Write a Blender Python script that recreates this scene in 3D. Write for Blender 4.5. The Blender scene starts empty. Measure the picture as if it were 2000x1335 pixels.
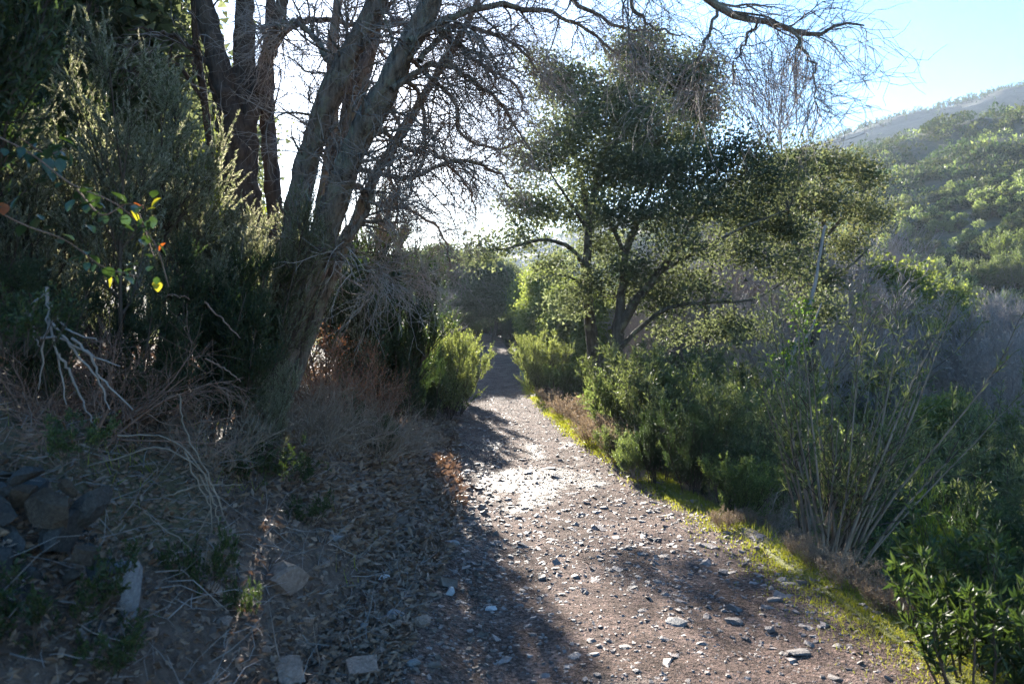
import bpy, math
import numpy as np

S = bpy.context.scene
C = S.collection
rng = np.random.default_rng(11)
R_ = math.radians

# ------------------------------------------------------------------ camera, light, exposure
cam_d = bpy.data.cameras.new('camera')
cam_d.lens = 24; cam_d.sensor_width = 36
cam_d.shift_y = -17.5/2000
cam_d.clip_start = 0.05; cam_d.clip_end = 5000
cam_d.dof.use_dof = True
cam_d.dof.focus_distance = 9.0; cam_d.dof.aperture_fstop = 2.8
cam = bpy.data.objects.new('camera', cam_d); C.objects.link(cam)
cam.location = (0, 0, 1.65); cam.rotation_euler = (R_(90), 0, 0)
S.camera = cam

SUN = np.array([-0.191, 1.0, 0.341]); SUN = SUN/np.linalg.norm(SUN)
SUN_EL = math.asin(SUN[2]); SUN_AZ = math.atan2(SUN[0], SUN[1])
w = bpy.data.worlds.new('World'); S.world = w; w.use_nodes = True
nt = w.node_tree
sky = nt.nodes.new('ShaderNodeTexSky'); sky.sky_type = 'NISHITA'; sky.sun_disc = False
sky.sun_elevation = SUN_EL; sky.sun_rotation = SUN_AZ
sky.altitude = 500; sky.air_density = 1.0; sky.dust_density = 0.4; sky.ozone_density = 2.2
bg = nt.nodes['Background']; bg.inputs['Strength'].default_value = 0.07
hsv = nt.nodes.new('ShaderNodeHueSaturation'); hsv.inputs['Saturation'].default_value = 1.3
nt.links.new(sky.outputs[0], hsv.inputs['Color']); nt.links.new(hsv.outputs[0], bg.inputs['Color'])
sl = bpy.data.lights.new('sun', 'SUN'); sl.energy = 4.7; sl.angle = R_(0.6); sl.color = (1.0, 0.93, 0.82)
so = bpy.data.objects.new('sun', sl); C.objects.link(so); so.location = tuple(SUN*60)
so.rotation_euler = (math.pi/2 - SUN_EL, 0, -SUN_AZ + math.pi)
from mathutils import Vector
so.rotation_euler = Vector(-SUN).to_track_quat('-Z', 'Y').to_euler()
S.view_settings.view_transform = 'Standard'; S.view_settings.look = 'None'
S.view_settings.gamma = 1.0; S.view_settings.use_curve_mapping = False
S.view_settings.exposure = 2.6
S.render.engine = 'CYCLES'
S.cycles.use_denoising = True; S.cycles.denoising_prefilter = 'NONE'
S.cycles.sample_clamp_indirect = 4
S.cycles.max_bounces = 6; S.cycles.diffuse_bounces = 3; S.cycles.glossy_bounces = 2
S.cycles.transmission_bounces = 3; S.cycles.transparent_max_bounces = 4
S.cycles.volume_bounces = 0
S.cycles.use_adaptive_sampling = True

F = 2000*24/36
def at(px, py, d):
    """a point at distance d along the path direction that is seen at photo pixel px, py"""
    return np.array([(px-1000)/F*d, d, 1.65-(py-650)/F*d])

# ------------------------------------------------------------------ terrain
def smooth_table(kx, ky, x0, x1, s):
    xs = np.linspace(x0, x1, 1200); v = np.interp(xs, kx, ky)
    n = int(s/(x1-x0)*1200)*2+1; k = np.hanning(n+2)[1:-1]; k /= k.sum()
    return xs, np.convolve(np.pad(v, n//2, mode='edge'), k, 'valid')
_xc = smooth_table([-20, 0, 3, 7, 12, 19, 26, 38, 48, 56, 66, 90], [.55, .57, .6, .65, .2, -.42, -.95, -1.3, -2.0, -4.6, -9, -20], -20, 90, 2.0)
_zc = smooth_table([-20, 0, 3, 7, 12, 19, 26, 38, 45, 55, 90], [.0, .0, 0, -.3, -.5, -.6, -.5, .3, 1.0, 1.7, 2.4], -20, 90, 2.5)
xc = lambda y: np.interp(y, *_xc)
zc = lambda y: np.interp(y, *_zc)
HW = 1.5

def hash2(i, j, seed):
    h = (i*374761393 + j*668265263 + seed*974634777) & 0xffffffff
    h = ((h ^ (h >> 13))*1274126177) & 0xffffffff
    return ((h ^ (h >> 16)) & 0xffff)/65535.0
def vnoise(x, y, seed=0):
    x = np.asarray(x, float); y = np.asarray(y, float)
    i = np.floor(x).astype(np.int64); j = np.floor(y).astype(np.int64)
    fx = x-i; fy = y-j; fx = fx*fx*(3-2*fx); fy = fy*fy*(3-2*fy)
    a = hash2(i, j, seed); b = hash2(i+1, j, seed); c = hash2(i, j+1, seed); d = hash2(i+1, j+1, seed)
    return (a*(1-fx)+b*fx)*(1-fy)+(c*(1-fx)+d*fx)*fy - 0.5
def fbm(x, y, seed=0, o=4):
    t = 0; a = 1.0; f = 1.0
    for k in range(o):
        t = t + a*vnoise(x*f, y*f, seed+k*17); a *= .5; f *= 2.03
    return t
softplus = lambda t, s: s*np.logaddexp(0, t/s)

def hill_h(x, y):
    t = .75*(x-40)+.66*(y-60)
    cap = np.clip(105-.9*(85-x), 26, 106)
    t2 = np.where(t < cap, t, cap-.35*(t-cap))
    rise = .47*softplus(t2, 5)
    return rise + np.clip(t, 0, 20)/20*(4.5*fbm(x/28, y/28, 5, 4))

def hgt(x, y):
    x = np.asarray(x, float); y = np.asarray(y, float)
    s = x-xc(y); base = zc(y)
    uL = np.maximum(-HW-s, 0); uR = np.maximum(s-HW, 0)
    A = np.interp(y, [0, 13, 30], [1.4, 1.1, .4])
    bank = A*(1-np.exp(-uL/1.3)) + .2*np.minimum(uL, 30) + .1*np.maximum(uL-30, 0)
    Dp = np.interp(y, [0, 8, 20], [3.4, 3.0, 1.0])
    k = np.interp(y, [0, 8, 20], [2.2, 2.6, 3.0])
    drop = -Dp*(1-np.exp(-np.maximum(uR-.25, 0)/k)) - .09*np.minimum(uR, 22)
    berm = .06*np.exp(-((uR-.15)/.18)**2)*(s > HW-.3)
    n = fbm(x/1.7, y/1.7, 1, 4)
    rough = .16*n*np.clip((uL+uR)/1.2, 0.05, 1) + .05*fbm(x*1.9, y*1.9, 9, 3)*np.clip((uL+uR)/.5, .1, 1)
    far = np.clip((y-20)/60, 0, 1)
    return base + bank + drop + berm + rough + hill_h(x, y)*np.clip((x+25)/25, 0, 1)

def ground(px, d):
    x = (px-1000)/F*d
    return np.array([x, d, float(hgt(x, d))])

# ------------------------------------------------------------------ materials
def new_mat(name):
    m = bpy.data.materials.new(name); m.use_nodes = True
    t = m.node_tree; return m, t, t.nodes, t.links, t.nodes['Principled BSDF']
def ramp(n, l, src, stops):
    r = n.new('ShaderNodeValToRGB'); e = r.color_ramp.elements
    while len(e) < len(stops): e.new(.5)
    for q, (p, c) in zip(e, stops): q.position = p; q.color = (*c, 1)
    l.new(src, r.inputs[0]); return r.outputs[0]
def noise(n, l, co, scale, detail=4, rough=.6):
    t = n.new('ShaderNodeTexNoise'); t.inputs['Scale'].default_value = scale
    t.inputs['Detail'].default_value = detail; t.inputs['Roughness'].default_value = rough
    l.new(co, t.inputs['Vector']); return t
def mixc(n, l, fac, a, b, mode='MIX'):
    m = n.new('ShaderNodeMix'); m.data_type = 'RGBA'; m.blend_type = mode
    for sock, v in ((m.inputs[0], fac), (m.inputs[6], a), (m.inputs[7], b)):
        if isinstance(v, (int, float)): sock.default_value = v
        elif isinstance(v, tuple): sock.default_value = (*v, 1)
        else: l.new(v, sock)
    return m.outputs[2]
def bump(n, l, h, strength, dist, p, prev=None):
    b = n.new('ShaderNodeBump'); b.inputs['Strength'].default_value = strength; b.inputs['Distance'].default_value = dist
    l.new(h, b.inputs['Height'])
    if prev is not None: l.new(prev, b.inputs['Normal'])
    if p is not None: l.new(b.outputs[0], p.inputs['Normal'])
    return b.outputs[0]

def leaf_mat(name, cols, trans=.35, tcol=None, rough=.42, spec=.5):
    m, t, n, l, p = new_mat(name)
    g = n.new('ShaderNodeNewGeometry'); oi = n.new('ShaderNodeObjectInfo')
    stops = [(i/(len(cols)-1) if len(cols) > 1 else 0, c) for i, c in enumerate(cols)]
    col = ramp(n, l, g.outputs['Random Per Island'], stops)
    hs = n.new('ShaderNodeHueSaturation'); l.new(col, hs.inputs['Color'])
    mr = n.new('ShaderNodeMapRange'); l.new(oi.outputs['Random'], mr.inputs[0]); mr.inputs[3].default_value = .8; mr.inputs[4].default_value = 1.2
    l.new(mr.outputs[0], hs.inputs['Value'])
    l.new(hs.outputs[0], p.inputs['Base Color'])
    p.inputs['Roughness'].default_value = rough; p.inputs['Specular IOR Level'].default_value = spec
    tr = n.new('ShaderNodeBsdfTranslucent')
    tc = mixc(n, l, 1.0, hs.outputs[0], tcol or (1.7, 1.8, .75), 'MULTIPLY')
    l.new(tc, tr.inputs['Color'])
    mx = n.new('ShaderNodeMixShader'); mx.inputs[0].default_value = trans
    l.new(p.outputs[0], mx.inputs[1]); l.new(tr.outputs[0], mx.inputs[2])
    l.new(mx.outputs[0], n['Material Output'].inputs[0])
    return m
def bark_mat(name, c1, c2, c3=None, sc=18, st=.9, zs=.22):
    m, t, n, l, p = new_mat(name)
    tc = n.new('ShaderNodeTexCoord'); mp = n.new('ShaderNodeMapping'); mp.inputs['Scale'].default_value = (1, 1, zs)
    l.new(tc.outputs['Object'], mp.inputs[0])
    a = noise(n, l, mp.outputs[0], sc, 6, .65); b = noise(n, l, tc.outputs['Object'], sc*.3, 4)
    col = ramp(n, l, a.outputs[0], [(.32, c1), (.62, c2)])
    if c3: col = mixc(n, l, ramp(n, l, b.outputs[0], [(.52, (0, 0, 0)), (.64, (1, 1, 1))]), col, c3)
    l.new(col, p.inputs['Base Color']); p.inputs['Roughness'].default_value = .85
    p.inputs['Specular IOR Level'].default_value = .25
    q = bump(n, l, a.outputs[0], st, .06, None); c = noise(n, l, mp.outputs[0], sc*3.2, 4, .7); bump(n, l, c.outputs[0], st*.7, .02, p, q)
    return m
def stone_mat(name, c1, c2, c3, sc=9, rough=.6, spec=.4):
    m, t, n, l, p = new_mat(name)
    tc = n.new('ShaderNodeTexCoord'); oi = n.new('ShaderNodeObjectInfo'); g = n.new('ShaderNodeNewGeometry')
    a = noise(n, l, tc.outputs['Object'], sc, 6, .65); b = noise(n, l, tc.outputs['Object'], sc*4, 3)
    col = ramp(n, l, a.outputs[0], [(.3, c1), (.55, c2), (.75, c3)])
    hs = n.new('ShaderNodeHueSaturation'); l.new(col, hs.inputs['Color'])
    ad = n.new('ShaderNodeMath'); ad.operation = 'ADD'; l.new(oi.outputs['Random'], ad.inputs[0]); l.new(g.outputs['Random Per Island'], ad.inputs[1])
    mr = n.new('ShaderNodeMapRange'); l.new(ad.outputs[0], mr.inputs[0]); mr.inputs[2].default_value = 2; mr.inputs[3].default_value = .65; mr.inputs[4].default_value = 1.35
    l.new(mr.outputs[0], hs.inputs['Value']); l.new(hs.outputs[0], p.inputs['Base Color'])
    p.inputs['Roughness'].default_value = rough; p.inputs['Specular IOR Level'].default_value = spec
    bump(n, l, b.outputs[0], .5, .02, p)
    return m

M = {}
# silver-green heath, dark heath, holm oak, broad bushes ...
M['heath'] = leaf_mat('heath_needles', [(.09, .11, .062), (.16, .175, .115), (.25, .255, .185)], .6, (1.5, 1.5, 1.0), .5)
M['dark_heath'] = leaf_mat('dark_heath_needles', [(.035, .052, .026), (.07, .09, .046)], .45, (1.4, 1.7, .7), .5)
M['sunbush'] = leaf_mat('bush_leaves_painted_sun', [(.09, .11, .05), (.135, .155, .07), (.18, .19, .105)], .52, (1.7, 1.7, .75), .55, .4)  # sunlight on these bushes painted in as a lighter, yellower leaf colour
M['plume'] = leaf_mat('heath_plumes_painted_glow', [(.22, .23, .16), (.32, .32, .24), (.40, .39, .31)], .55, (1.3, 1.25, 1.05), .6)  # pale flower tips, their colour also carrying the backlit glow of the tops
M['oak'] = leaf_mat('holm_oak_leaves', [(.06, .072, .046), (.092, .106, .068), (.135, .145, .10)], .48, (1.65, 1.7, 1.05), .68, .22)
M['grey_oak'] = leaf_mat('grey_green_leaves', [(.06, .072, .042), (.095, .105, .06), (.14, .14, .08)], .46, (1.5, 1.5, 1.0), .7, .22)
M['sun_oak'] = leaf_mat('oak_leaves_painted_sun', [(.08, .105, .04), (.12, .145, .055), (.17, .185, .085)], .55, (1.8, 1.8, .8), .68, .2)  # lighter copy of the oak leaves, sunlight put into the colour
M['bush'] = leaf_mat('rockrose_leaves', [(.055, .078, .034), (.085, .112, .05), (.12, .145, .068)], .52, (1.9, 1.9, .8), .5, .45)
M['rockrose'] = leaf_mat('sticky_rockrose_leaves', [(.026, .045, .018), (.045, .068, .025), (.068, .09, .034)], .38, (1.7, 1.8, .7), .5, .4)
M['pale_bush'] = leaf_mat('pale_bush_leaves', [(.08, .11, .045), (.12, .15, .065), (.16, .18, .09)], .55, (1.6, 1.65, .9), .5)
M['willow'] = leaf_mat('willow_leaves', [(.05, .062, .038), (.085, .098, .06), (.125, .135, .085)], .48, (1.8, 1.9, .8), .5, .45)
M['yellow'] = leaf_mat('yellow_green_leaves', [(.13, .16, .03), (.18, .20, .04), (.22, .21, .05)], .5, (1.6, 1.7, .6), .45)
M['hill'] = leaf_mat('hillside_leaves', [(.036, .046, .024), (.058, .068, .034), (.085, .09, .047)], .34, (1.6, 1.7, .75), .75, .15)
M['hill_dark'] = leaf_mat('hillside_dark_leaves', [(.03, .05, .028), (.05, .075, .04)], .3, (1.6, 1.7, .75), .75, .15)
M['rust'] = leaf_mat('rusty_leaves', [(.14, .06, .03), (.20, .09, .045), (.16, .10, .06), (.10, .07, .04)], .4, (1.6, 1.2, .8), .5)
M['red'] = leaf_mat('red_leaves', [(.30, .05, .03), (.36, .09, .04)], .45, (1.5, 1.2, 1), .45)
M['dry'] = leaf_mat('dry_straw', [(.19, .145, .10), (.26, .21, .15), (.15, .11, .085)], .35, (1.3, 1.2, 1), .6)
M['litter'] = leaf_mat('fallen_leaves', [(.11, .066, .045), (.19, .12, .08), (.29, .205, .15), (.15, .10, .072)], .2, (1.3, 1.1, .9), .5)
M['grass'] = leaf_mat('short_grass', [(.16, .18, .03), (.22, .23, .045), (.27, .25, .08)], .5, (1.6, 1.6, .6), .5)
M['bramble'] = leaf_mat('bramble_leaf_green', [(.03, .055, .026), (.05, .08, .04)], .25, (1.6, 1.8, .6), .32, .6)
M['bramble_y'] = leaf_mat('bramble_leaf_yellow', [(.35, .34, .03), (.4, .38, .06)], .5, (1.5, 1.4, .6), .4)
M['bramble_o'] = leaf_mat('bramble_leaf_orange', [(.42, .13, .03), (.38, .10, .03)], .5, (1.5, 1.2, .6), .4)
M['ivy'] = leaf_mat('ivy_leaves', [(.06, .11, .025), (.11, .17, .03)], .45, (1.7, 1.8, .6), .4)
M['bark'] = bark_mat('grey_brown_bark', (.06, .047, .039), (.26, .21, .175), (.23, .215, .16), 26, 1.0, .16)
M['dark_bark'] = bark_mat('dark_brown_bark', (.03, .021, .016), (.11, .08, .062))
M['oak_bark'] = bark_mat('holm_oak_bark', (.03, .025, .019), (.11, .09, .07), (.16, .15, .105), 14)
M['twig'] = bark_mat('grey_twigs', (.16, .13, .115), (.30, .25, .225), None, 12, .3)
M['pale_twig'] = bark_mat('pale_grey_twigs', (.17, .145, .135), (.31, .27, .255), None, 12, .3)
M['red_twig'] = bark_mat('reddish_twigs', (.14, .075, .055), (.26, .16, .12), None, 12, .3)
M['dry_twig'] = bark_mat('dry_tan_twigs', (.14, .105, .08), (.29, .225, .175), None, 12, .3)
M['brown_twig'] = bark_mat('brown_twigs', (.04, .028, .022), (.095, .068, .053), None, 12, .3)
M['stone'] = stone_mat('slate_chips', (.11, .082, .074), (.20, .155, .14), (.31, .26, .24), 14, .6, .45)
M['brown_stone'] = stone_mat('brown_stone', (.12, .078, .058), (.24, .165, .13), (.33, .26, .215), 7, .7)
M['grey_stone'] = stone_mat('grey_stone', (.11, .105, .11), (.19, .185, .19), (.28, .27, .26), 7, .65)
M['wall_grey'] = stone_mat('grey_stone_painted_shade', (.025, .024, .024), (.055, .052, .05), (.095, .09, .08), 8, .85, .25)  # darkened copy of the grey stone, shade on the wall painted in
M['wall_brown'] = stone_mat('brown_stone_painted_shade', (.03, .02, .015), (.07, .05, .036), (.11, .085, .065), 8, .85, .25)  # brown stone darkened likewise, the shade is in its colour
M['ochre_stone'] = stone_mat('ochre_stone', (.13, .08, .045), (.21, .14, .08), (.27, .2, .13), 7, .7)
M['bank_stone'] = stone_mat('bank_chips', (.075, .05, .038), (.155, .112, .09), (.25, .20, .17), 9, .7, .35)
M['white_stone'] = stone_mat('pale_quartz', (.36, .34, .35), (.48, .46, .46), (.58, .56, .55), 10, .5)

def make_ground_mat():
    m, t, n, l, p = new_mat('hillside_soil')
    tc = n.new('ShaderNodeTexCoord'); co = tc.outputs['Object']
    at_ = n.new('ShaderNodeAttribute'); at_.attribute_name = 'zone'
    sep = n.new('ShaderNodeSeparateColor'); l.new(at_.outputs['Color'], sep.inputs[0])
    a = noise(n, l, co, 1.3, 6); b = noise(n, l, co, 14, 6, .7); c = noise(n, l, co, 70, 3)
    soil = ramp(n, l, b.outputs[0], [(.3, (.06, .04, .03)), (.55, (.13, .088, .066)), (.75, (.21, .155, .12))])
    moss = ramp(n, l, b.outputs[0], [(.3, (.10, .115, .022)), (.7, (.24, .235, .06))])
    scrub = ramp(n, l, a.outputs[0], [(.3, (.035, .045, .026)), (.5, (.065, .07, .042)), (.7, (.115, .10, .078))])
    col = mixc(n, l, sep.outputs[1], soil, moss)
    col = mixc(n, l, sep.outputs[2], col, scrub)
    l.new(col, p.inputs['Base Color']); p.inputs['Roughness'].default_value = .8
    p.inputs['Specular IOR Level'].default_value = .3
    q = bump(n, l, b.outputs[0], .8, .05, None); bump(n, l, c.outputs[0], .7, .015, p, q)
    return m
def make_track_mat():
    m, t, n, l, p = new_mat('stony_dirt')
    tc = n.new('ShaderNodeTexCoord'); co = tc.outputs['Object']
    wt = n.new('ShaderNodeAttribute'); wt.attribute_name = 'wet'
    v = n.new('ShaderNodeTexVoronoi'); v.inputs['Scale'].default_value = 48; l.new(co, v.inputs['Vector'])
    v2 = n.new('ShaderNodeTexVoronoi'); v2.inputs['Scale'].default_value = 120; l.new(co, v2.inputs['Vector'])
    a = noise(n, l, co, 2.2, 5); b = noise(n, l, co, 40, 5, .7); big = noise(n, l, co, .7, 3)
    gr = noise(n, l, co, 17, 4, .65); wm = n.new('ShaderNodeMath'); wm.operation = 'MULTIPLY'; l.new(wt.outputs['Fac'], wm.inputs[0]); l.new(ramp(n, l, gr.outputs[0], [(.41, (0, 0, 0)), (.57, (1, 1, 1))]), wm.inputs[1])
    base = ramp(n, l, a.outputs[0], [(.3, (.10, .069, .056)), (.52, (.16, .113, .095)), (.72, (.23, .172, .148))])
    sep = n.new('ShaderNodeSeparateColor'); l.new(v.outputs['Color'], sep.inputs[0])
    peb = ramp(n, l, sep.outputs[0], [(0, (.45, .43, .42)), (.45, (.9, .87, .85)), (.8, (1.3, 1.22, 1.2)), (1, (1.75, 1.65, 1.62))])
    col = mixc(n, l, .95, base, peb, 'MULTIPLY')
    dry = col
    wet = mixc(n, l, 1.0, col, (.42, .40, .40), 'MULTIPLY')
    col = mixc(n, l, wt.outputs['Fac'], dry, wet)
    l.new(col, p.inputs['Base Color'])
    mr = n.new('ShaderNodeMapRange'); l.new(wm.outputs[0], mr.inputs[0]); mr.inputs[3].default_value = .9; mr.inputs[4].default_value = .26
    l.new(mr.outputs[0], p.inputs['Roughness']); ms = n.new('ShaderNodeMapRange'); l.new(wm.outputs[0], ms.inputs[0]); ms.inputs[3].default_value = .12; ms.inputs[4].default_value = .55; l.new(ms.outputs[0], p.inputs['Specular IOR Level'])
    iv = n.new('ShaderNodeMath'); iv.operation = 'MULTIPLY_ADD'; l.new(wt.outputs['Fac'], iv.inputs[0]); iv.inputs[1].default_value = 0; iv.inputs[2].default_value = .85
    q = bump(n, l, v.outputs['Distance'], .35, .03, None); l.new(iv.outputs[0], q.node.inputs['Strength'])
    q = bump(n, l, v2.outputs['Distance'], .5, .016, None, q); l.new(iv.outputs[0], q.node.inputs['Strength'])
    bump(n, l, b.outputs[0], .7, .03, p, q)
    return m
M['ground'] = make_ground_mat(); M['track'] = make_track_mat()
def make_far_mat():
    m, t, n, l, p = new_mat('far_wooded_slope')
    tc = n.new('ShaderNodeTexCoord'); co = tc.outputs['Object']
    a = noise(n, l, co, .12, 8, .7); b = noise(n, l, co, .02, 4)
    col = ramp(n, l, a.outputs[0], [(.3, (.04, .045, .03)), (.55, (.085, .085, .06)), (.75, (.13, .12, .09))])
    l.new(col, p.inputs['Base Color']); p.inputs['Roughness'].default_value = .9
    bump(n, l, a.outputs[0], 1, 3.0, p); return m
M['far'] = make_far_mat()

# ------------------------------------------------------------------ mesh helpers
class MB:
    def __init__(s): s.v = []; s.q = []; s.t = []; s.n = 0; s.qm = []; s.tm = []
    def add(s, v, q=None, t=None, mi=0):
        v = np.asarray(v, np.float32).reshape(-1, 3)
        if q is not None and len(q): s.q.append(np.asarray(q, np.int64)+s.n); s.qm.append(np.full(len(q), mi))
        if t is not None and len(t): s.t.append(np.asarray(t, np.int64)+s.n); s.tm.append(np.full(len(t), mi))
        s.v.append(v); s.n += len(v)
    def mesh(s, name, mats, smooth=False):
        v = np.concatenate(s.v) if s.v else np.zeros((0, 3), np.float32)
        q = np.concatenate(s.q) if s.q else np.zeros((0, 4), int); t = np.concatenate(s.t) if s.t else np.zeros((0, 3), int)
        me = bpy.data.meshes.new(name)
        me.vertices.add(len(v)); me.vertices.foreach_set('co', v.ravel())
        me.loops.add(len(q)*4+len(t)*3); me.loops.foreach_set('vertex_index', np.concatenate([q.ravel(), t.ravel()]).astype(np.int32))
        me.polygons.add(len(q)+len(t))
        ls = np.concatenate([np.arange(len(q))*4, len(q)*4+np.arange(len(t))*3]).astype(np.int32)
        me.polygons.foreach_set('loop_start', ls)
        mi = np.concatenate(s.qm+s.tm) if (s.qm or s.tm) else np.zeros(0)
        mats = mats if isinstance(mats, (list, tuple)) else [mats]
        for m in mats: me.materials.append(m)
        me.polygons.foreach_set('material_index', mi.astype(np.int32))
        me.update(calc_edges=True)
        me.polygons.foreach_set('use_smooth', np.full(len(q)+len(t), smooth))
        return me
    def build(s, name, mats, parent=None, smooth=False):
        o = bpy.data.objects.new(name, s.mesh(name, mats, smooth)); C.objects.link(o)
        if parent is not None: o.parent = parent
        return o
def tag(o, label=None, cat=None, group=None, kind=None):
    if label: o['label'] = label
    if cat: o['category'] = cat
    if group: o['group'] = group
    if kind: o['kind'] = kind
    return o
def thing(name, label, cat, loc=(0, 0, 0), rz=0, group=None):
    o = bpy.data.objects.new(name, None); C.objects.link(o); o.empty_display_size = .1
    o.location = tuple(float(a) for a in loc); o.rotation_euler = (0, 0, rz)
    return tag(o, label, cat, group)
def copy_tree(o, parent=None):
    c = o.copy(); C.objects.link(c)
    if parent is not None: c.parent = parent
    for ch in list(o.children): copy_tree(ch, c)
    return c

def unit(a): return a/np.maximum(np.linalg.norm(a, axis=-1, keepdims=True), 1e-9)
def tubes(mb, P, R, sides=4, mi=0, ridge=0.0, lump=0.0):
    """P (B,K,3) centre lines, R (B,K) radii"""
    P = np.asarray(P, float); R = np.asarray(R, float)
    B, K, _ = P.shape
    T = unit(np.gradient(P, axis=1)); mean = np.abs(T.mean(1))
    ref = np.eye(3)[np.argmin(mean, 1)][:, None, :]
    N = unit(np.cross(T, np.broadcast_to(ref, T.shape))); Bn = np.cross(T, N)
    a = np.arange(sides)/sides*2*math.pi
    r = R[:, :, None]*np.ones(sides)
    if ridge:
        ks = np.arange(K)[None, :, None]
        r = r*(1+ridge*(vnoise(a*1.9+np.zeros((B, K, 1))+np.arange(B)[:, None, None]*9, ks*.45+0*a, 3)*2
                        + .7*vnoise(a*3.2+31, ks*.9+0*a, 8)))
    V = P[:, :, None, :]+r[..., None]*(np.cos(a)[None, None, :, None]*N[:, :, None, :]+np.sin(a)[None, None, :, None]*Bn[:, :, None, :])
    b, k, j = np.meshgrid(np.arange(B), np.arange(K-1), np.arange(sides), indexing='ij')
    j2 = (j+1) % sides; o = b*K*sides
    q = np.stack([o+k*sides+j, o+k*sides+j2, o+(k+1)*sides+j2, o+(k+1)*sides+j], -1).reshape(-1, 4)
    mb.add(V.reshape(-1, 3), q, mi=mi)
def catmull(p, n):
    p = np.asarray(p, float); q = np.vstack([2*p[0]-p[1], p, 2*p[-1]-p[-2]])
    t = np.linspace(0, len(p)-1-1e-6, n); i = t.astype(int); f = (t-i)[:, None]
    a, b, c, d = q[i], q[i+1], q[i+2], q[i+3]
    return .5*((2*b)+(-a+c)*f+(2*a-5*b+4*c-d)*f**2+(-a+3*b-3*c+d)*f**3)
def grow(P0, D0, L, K=6, wig=.2, up=0.0):
    P = np.zeros((len(P0), K, 3)); P[:, 0] = P0; D = unit(D0)
    up = np.broadcast_to(np.asarray(up, float).reshape(-1, 1) if np.ndim(up) else up, (len(P0), 1))
    for k in range(1, K):
        D = unit(D+rng.normal(0, wig, D.shape)+up*np.array([0, 0, 1.0]))
        P[:, k] = P[:, k-1]+D*(np.asarray(L)/(K-1)).reshape(-1, 1)
    return P
def spawn(P, R, n, t0, t1, ang0, ang1, jitter=.5):
    B, K, _ = P.shape
    idx = np.repeat(np.arange(B), n); m = len(idx)
    t = rng.uniform(t0, t1, m)*(K-1-1e-4); i = t.astype(int); f = (t-i)[:, None]
    p = P[idx, i]*(1-f)+P[idx, i+1]*f; T = unit(P[idx, i+1]-P[idx, i])
    r = R[idx, i]*(1-f[:, 0])+R[idx, i+1]*f[:, 0]
    pr = unit(np.cross(T, rng.normal(size=(m, 3)))); a = rng.uniform(ang0, ang1, m)[:, None]
    D = T*np.cos(a)+pr*np.sin(a)
    return p, D, r, idx, t/(K-1)
def taper(r0, r1, K): 
    r0 = np.asarray(r0, float).reshape(-1, 1); r1 = np.asarray(r1, float).reshape(-1, 1)
    return r0+(r1-r0)*np.linspace(0, 1, K)[None, :]
def leaf4(mb, Cn, D, L, W, mi=0, fold=.15):
    m = len(Cn); D = unit(D); N = unit(np.cross(D, rng.normal(size=(m, 3)))); Sd = np.cross(D, N)
    L = np.broadcast_to(L, (m,))[:, None]; W = np.broadcast_to(W, (m,))[:, None]
    mid = Cn+D*L*.48
    V = np.stack([Cn, mid+Sd*W*.5+N*W*fold, Cn+D*L, mid-Sd*W*.5+N*W*fold], 1)
    mb.add(V.reshape(-1, 3), np.arange(m*4).reshape(m, 4), mi=mi)
def needles(mb, Cn, D, L, W, mi=0):
    m = len(Cn); D = unit(D); Sd = unit(np.cross(D, rng.normal(size=(m, 3))))
    L = np.broadcast_to(L, (m,))[:, None]; W = np.broadcast_to(W, (m,))[:, None]
    V = np.stack([Cn-Sd*W*.5, Cn+Sd*W*.5, Cn+D*L], 1)
    mb.add(V.reshape(-1, 3), t=np.arange(m*3).reshape(m, 3), mi=mi)
def on_branches(P, n, t0=0.0, t1=1.0):
    B, K, _ = P.shape; idx = np.repeat(np.arange(B), n); m = len(idx)
    t = rng.uniform(t0, t1, m)*(K-1-1e-4); i = t.astype(int); f = (t-i)[:, None]
    return P[idx, i]*(1-f)+P[idx, i+1]*f, unit(P[idx, i+1]-P[idx, i])
def leaf3(mb, Cn, D, L, W, mi=0):
    m = len(Cn); D = unit(D); Sd = unit(np.cross(D, rng.normal(size=(m, 3))))
    L = np.broadcast_to(L, (m,))[:, None]; W = np.broadcast_to(W, (m,))[:, None]
    V = np.stack([Cn+D*L*.2-Sd*W*.6, Cn+D*L*.35+Sd*W*.6, Cn+D*L], 1)
    mb.add(V.reshape(-1, 3), t=np.arange(m*3).reshape(m, 3), mi=mi)
def rand_on(T, spread):
    return unit(T+spread*rng.normal(size=T.shape))

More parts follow.
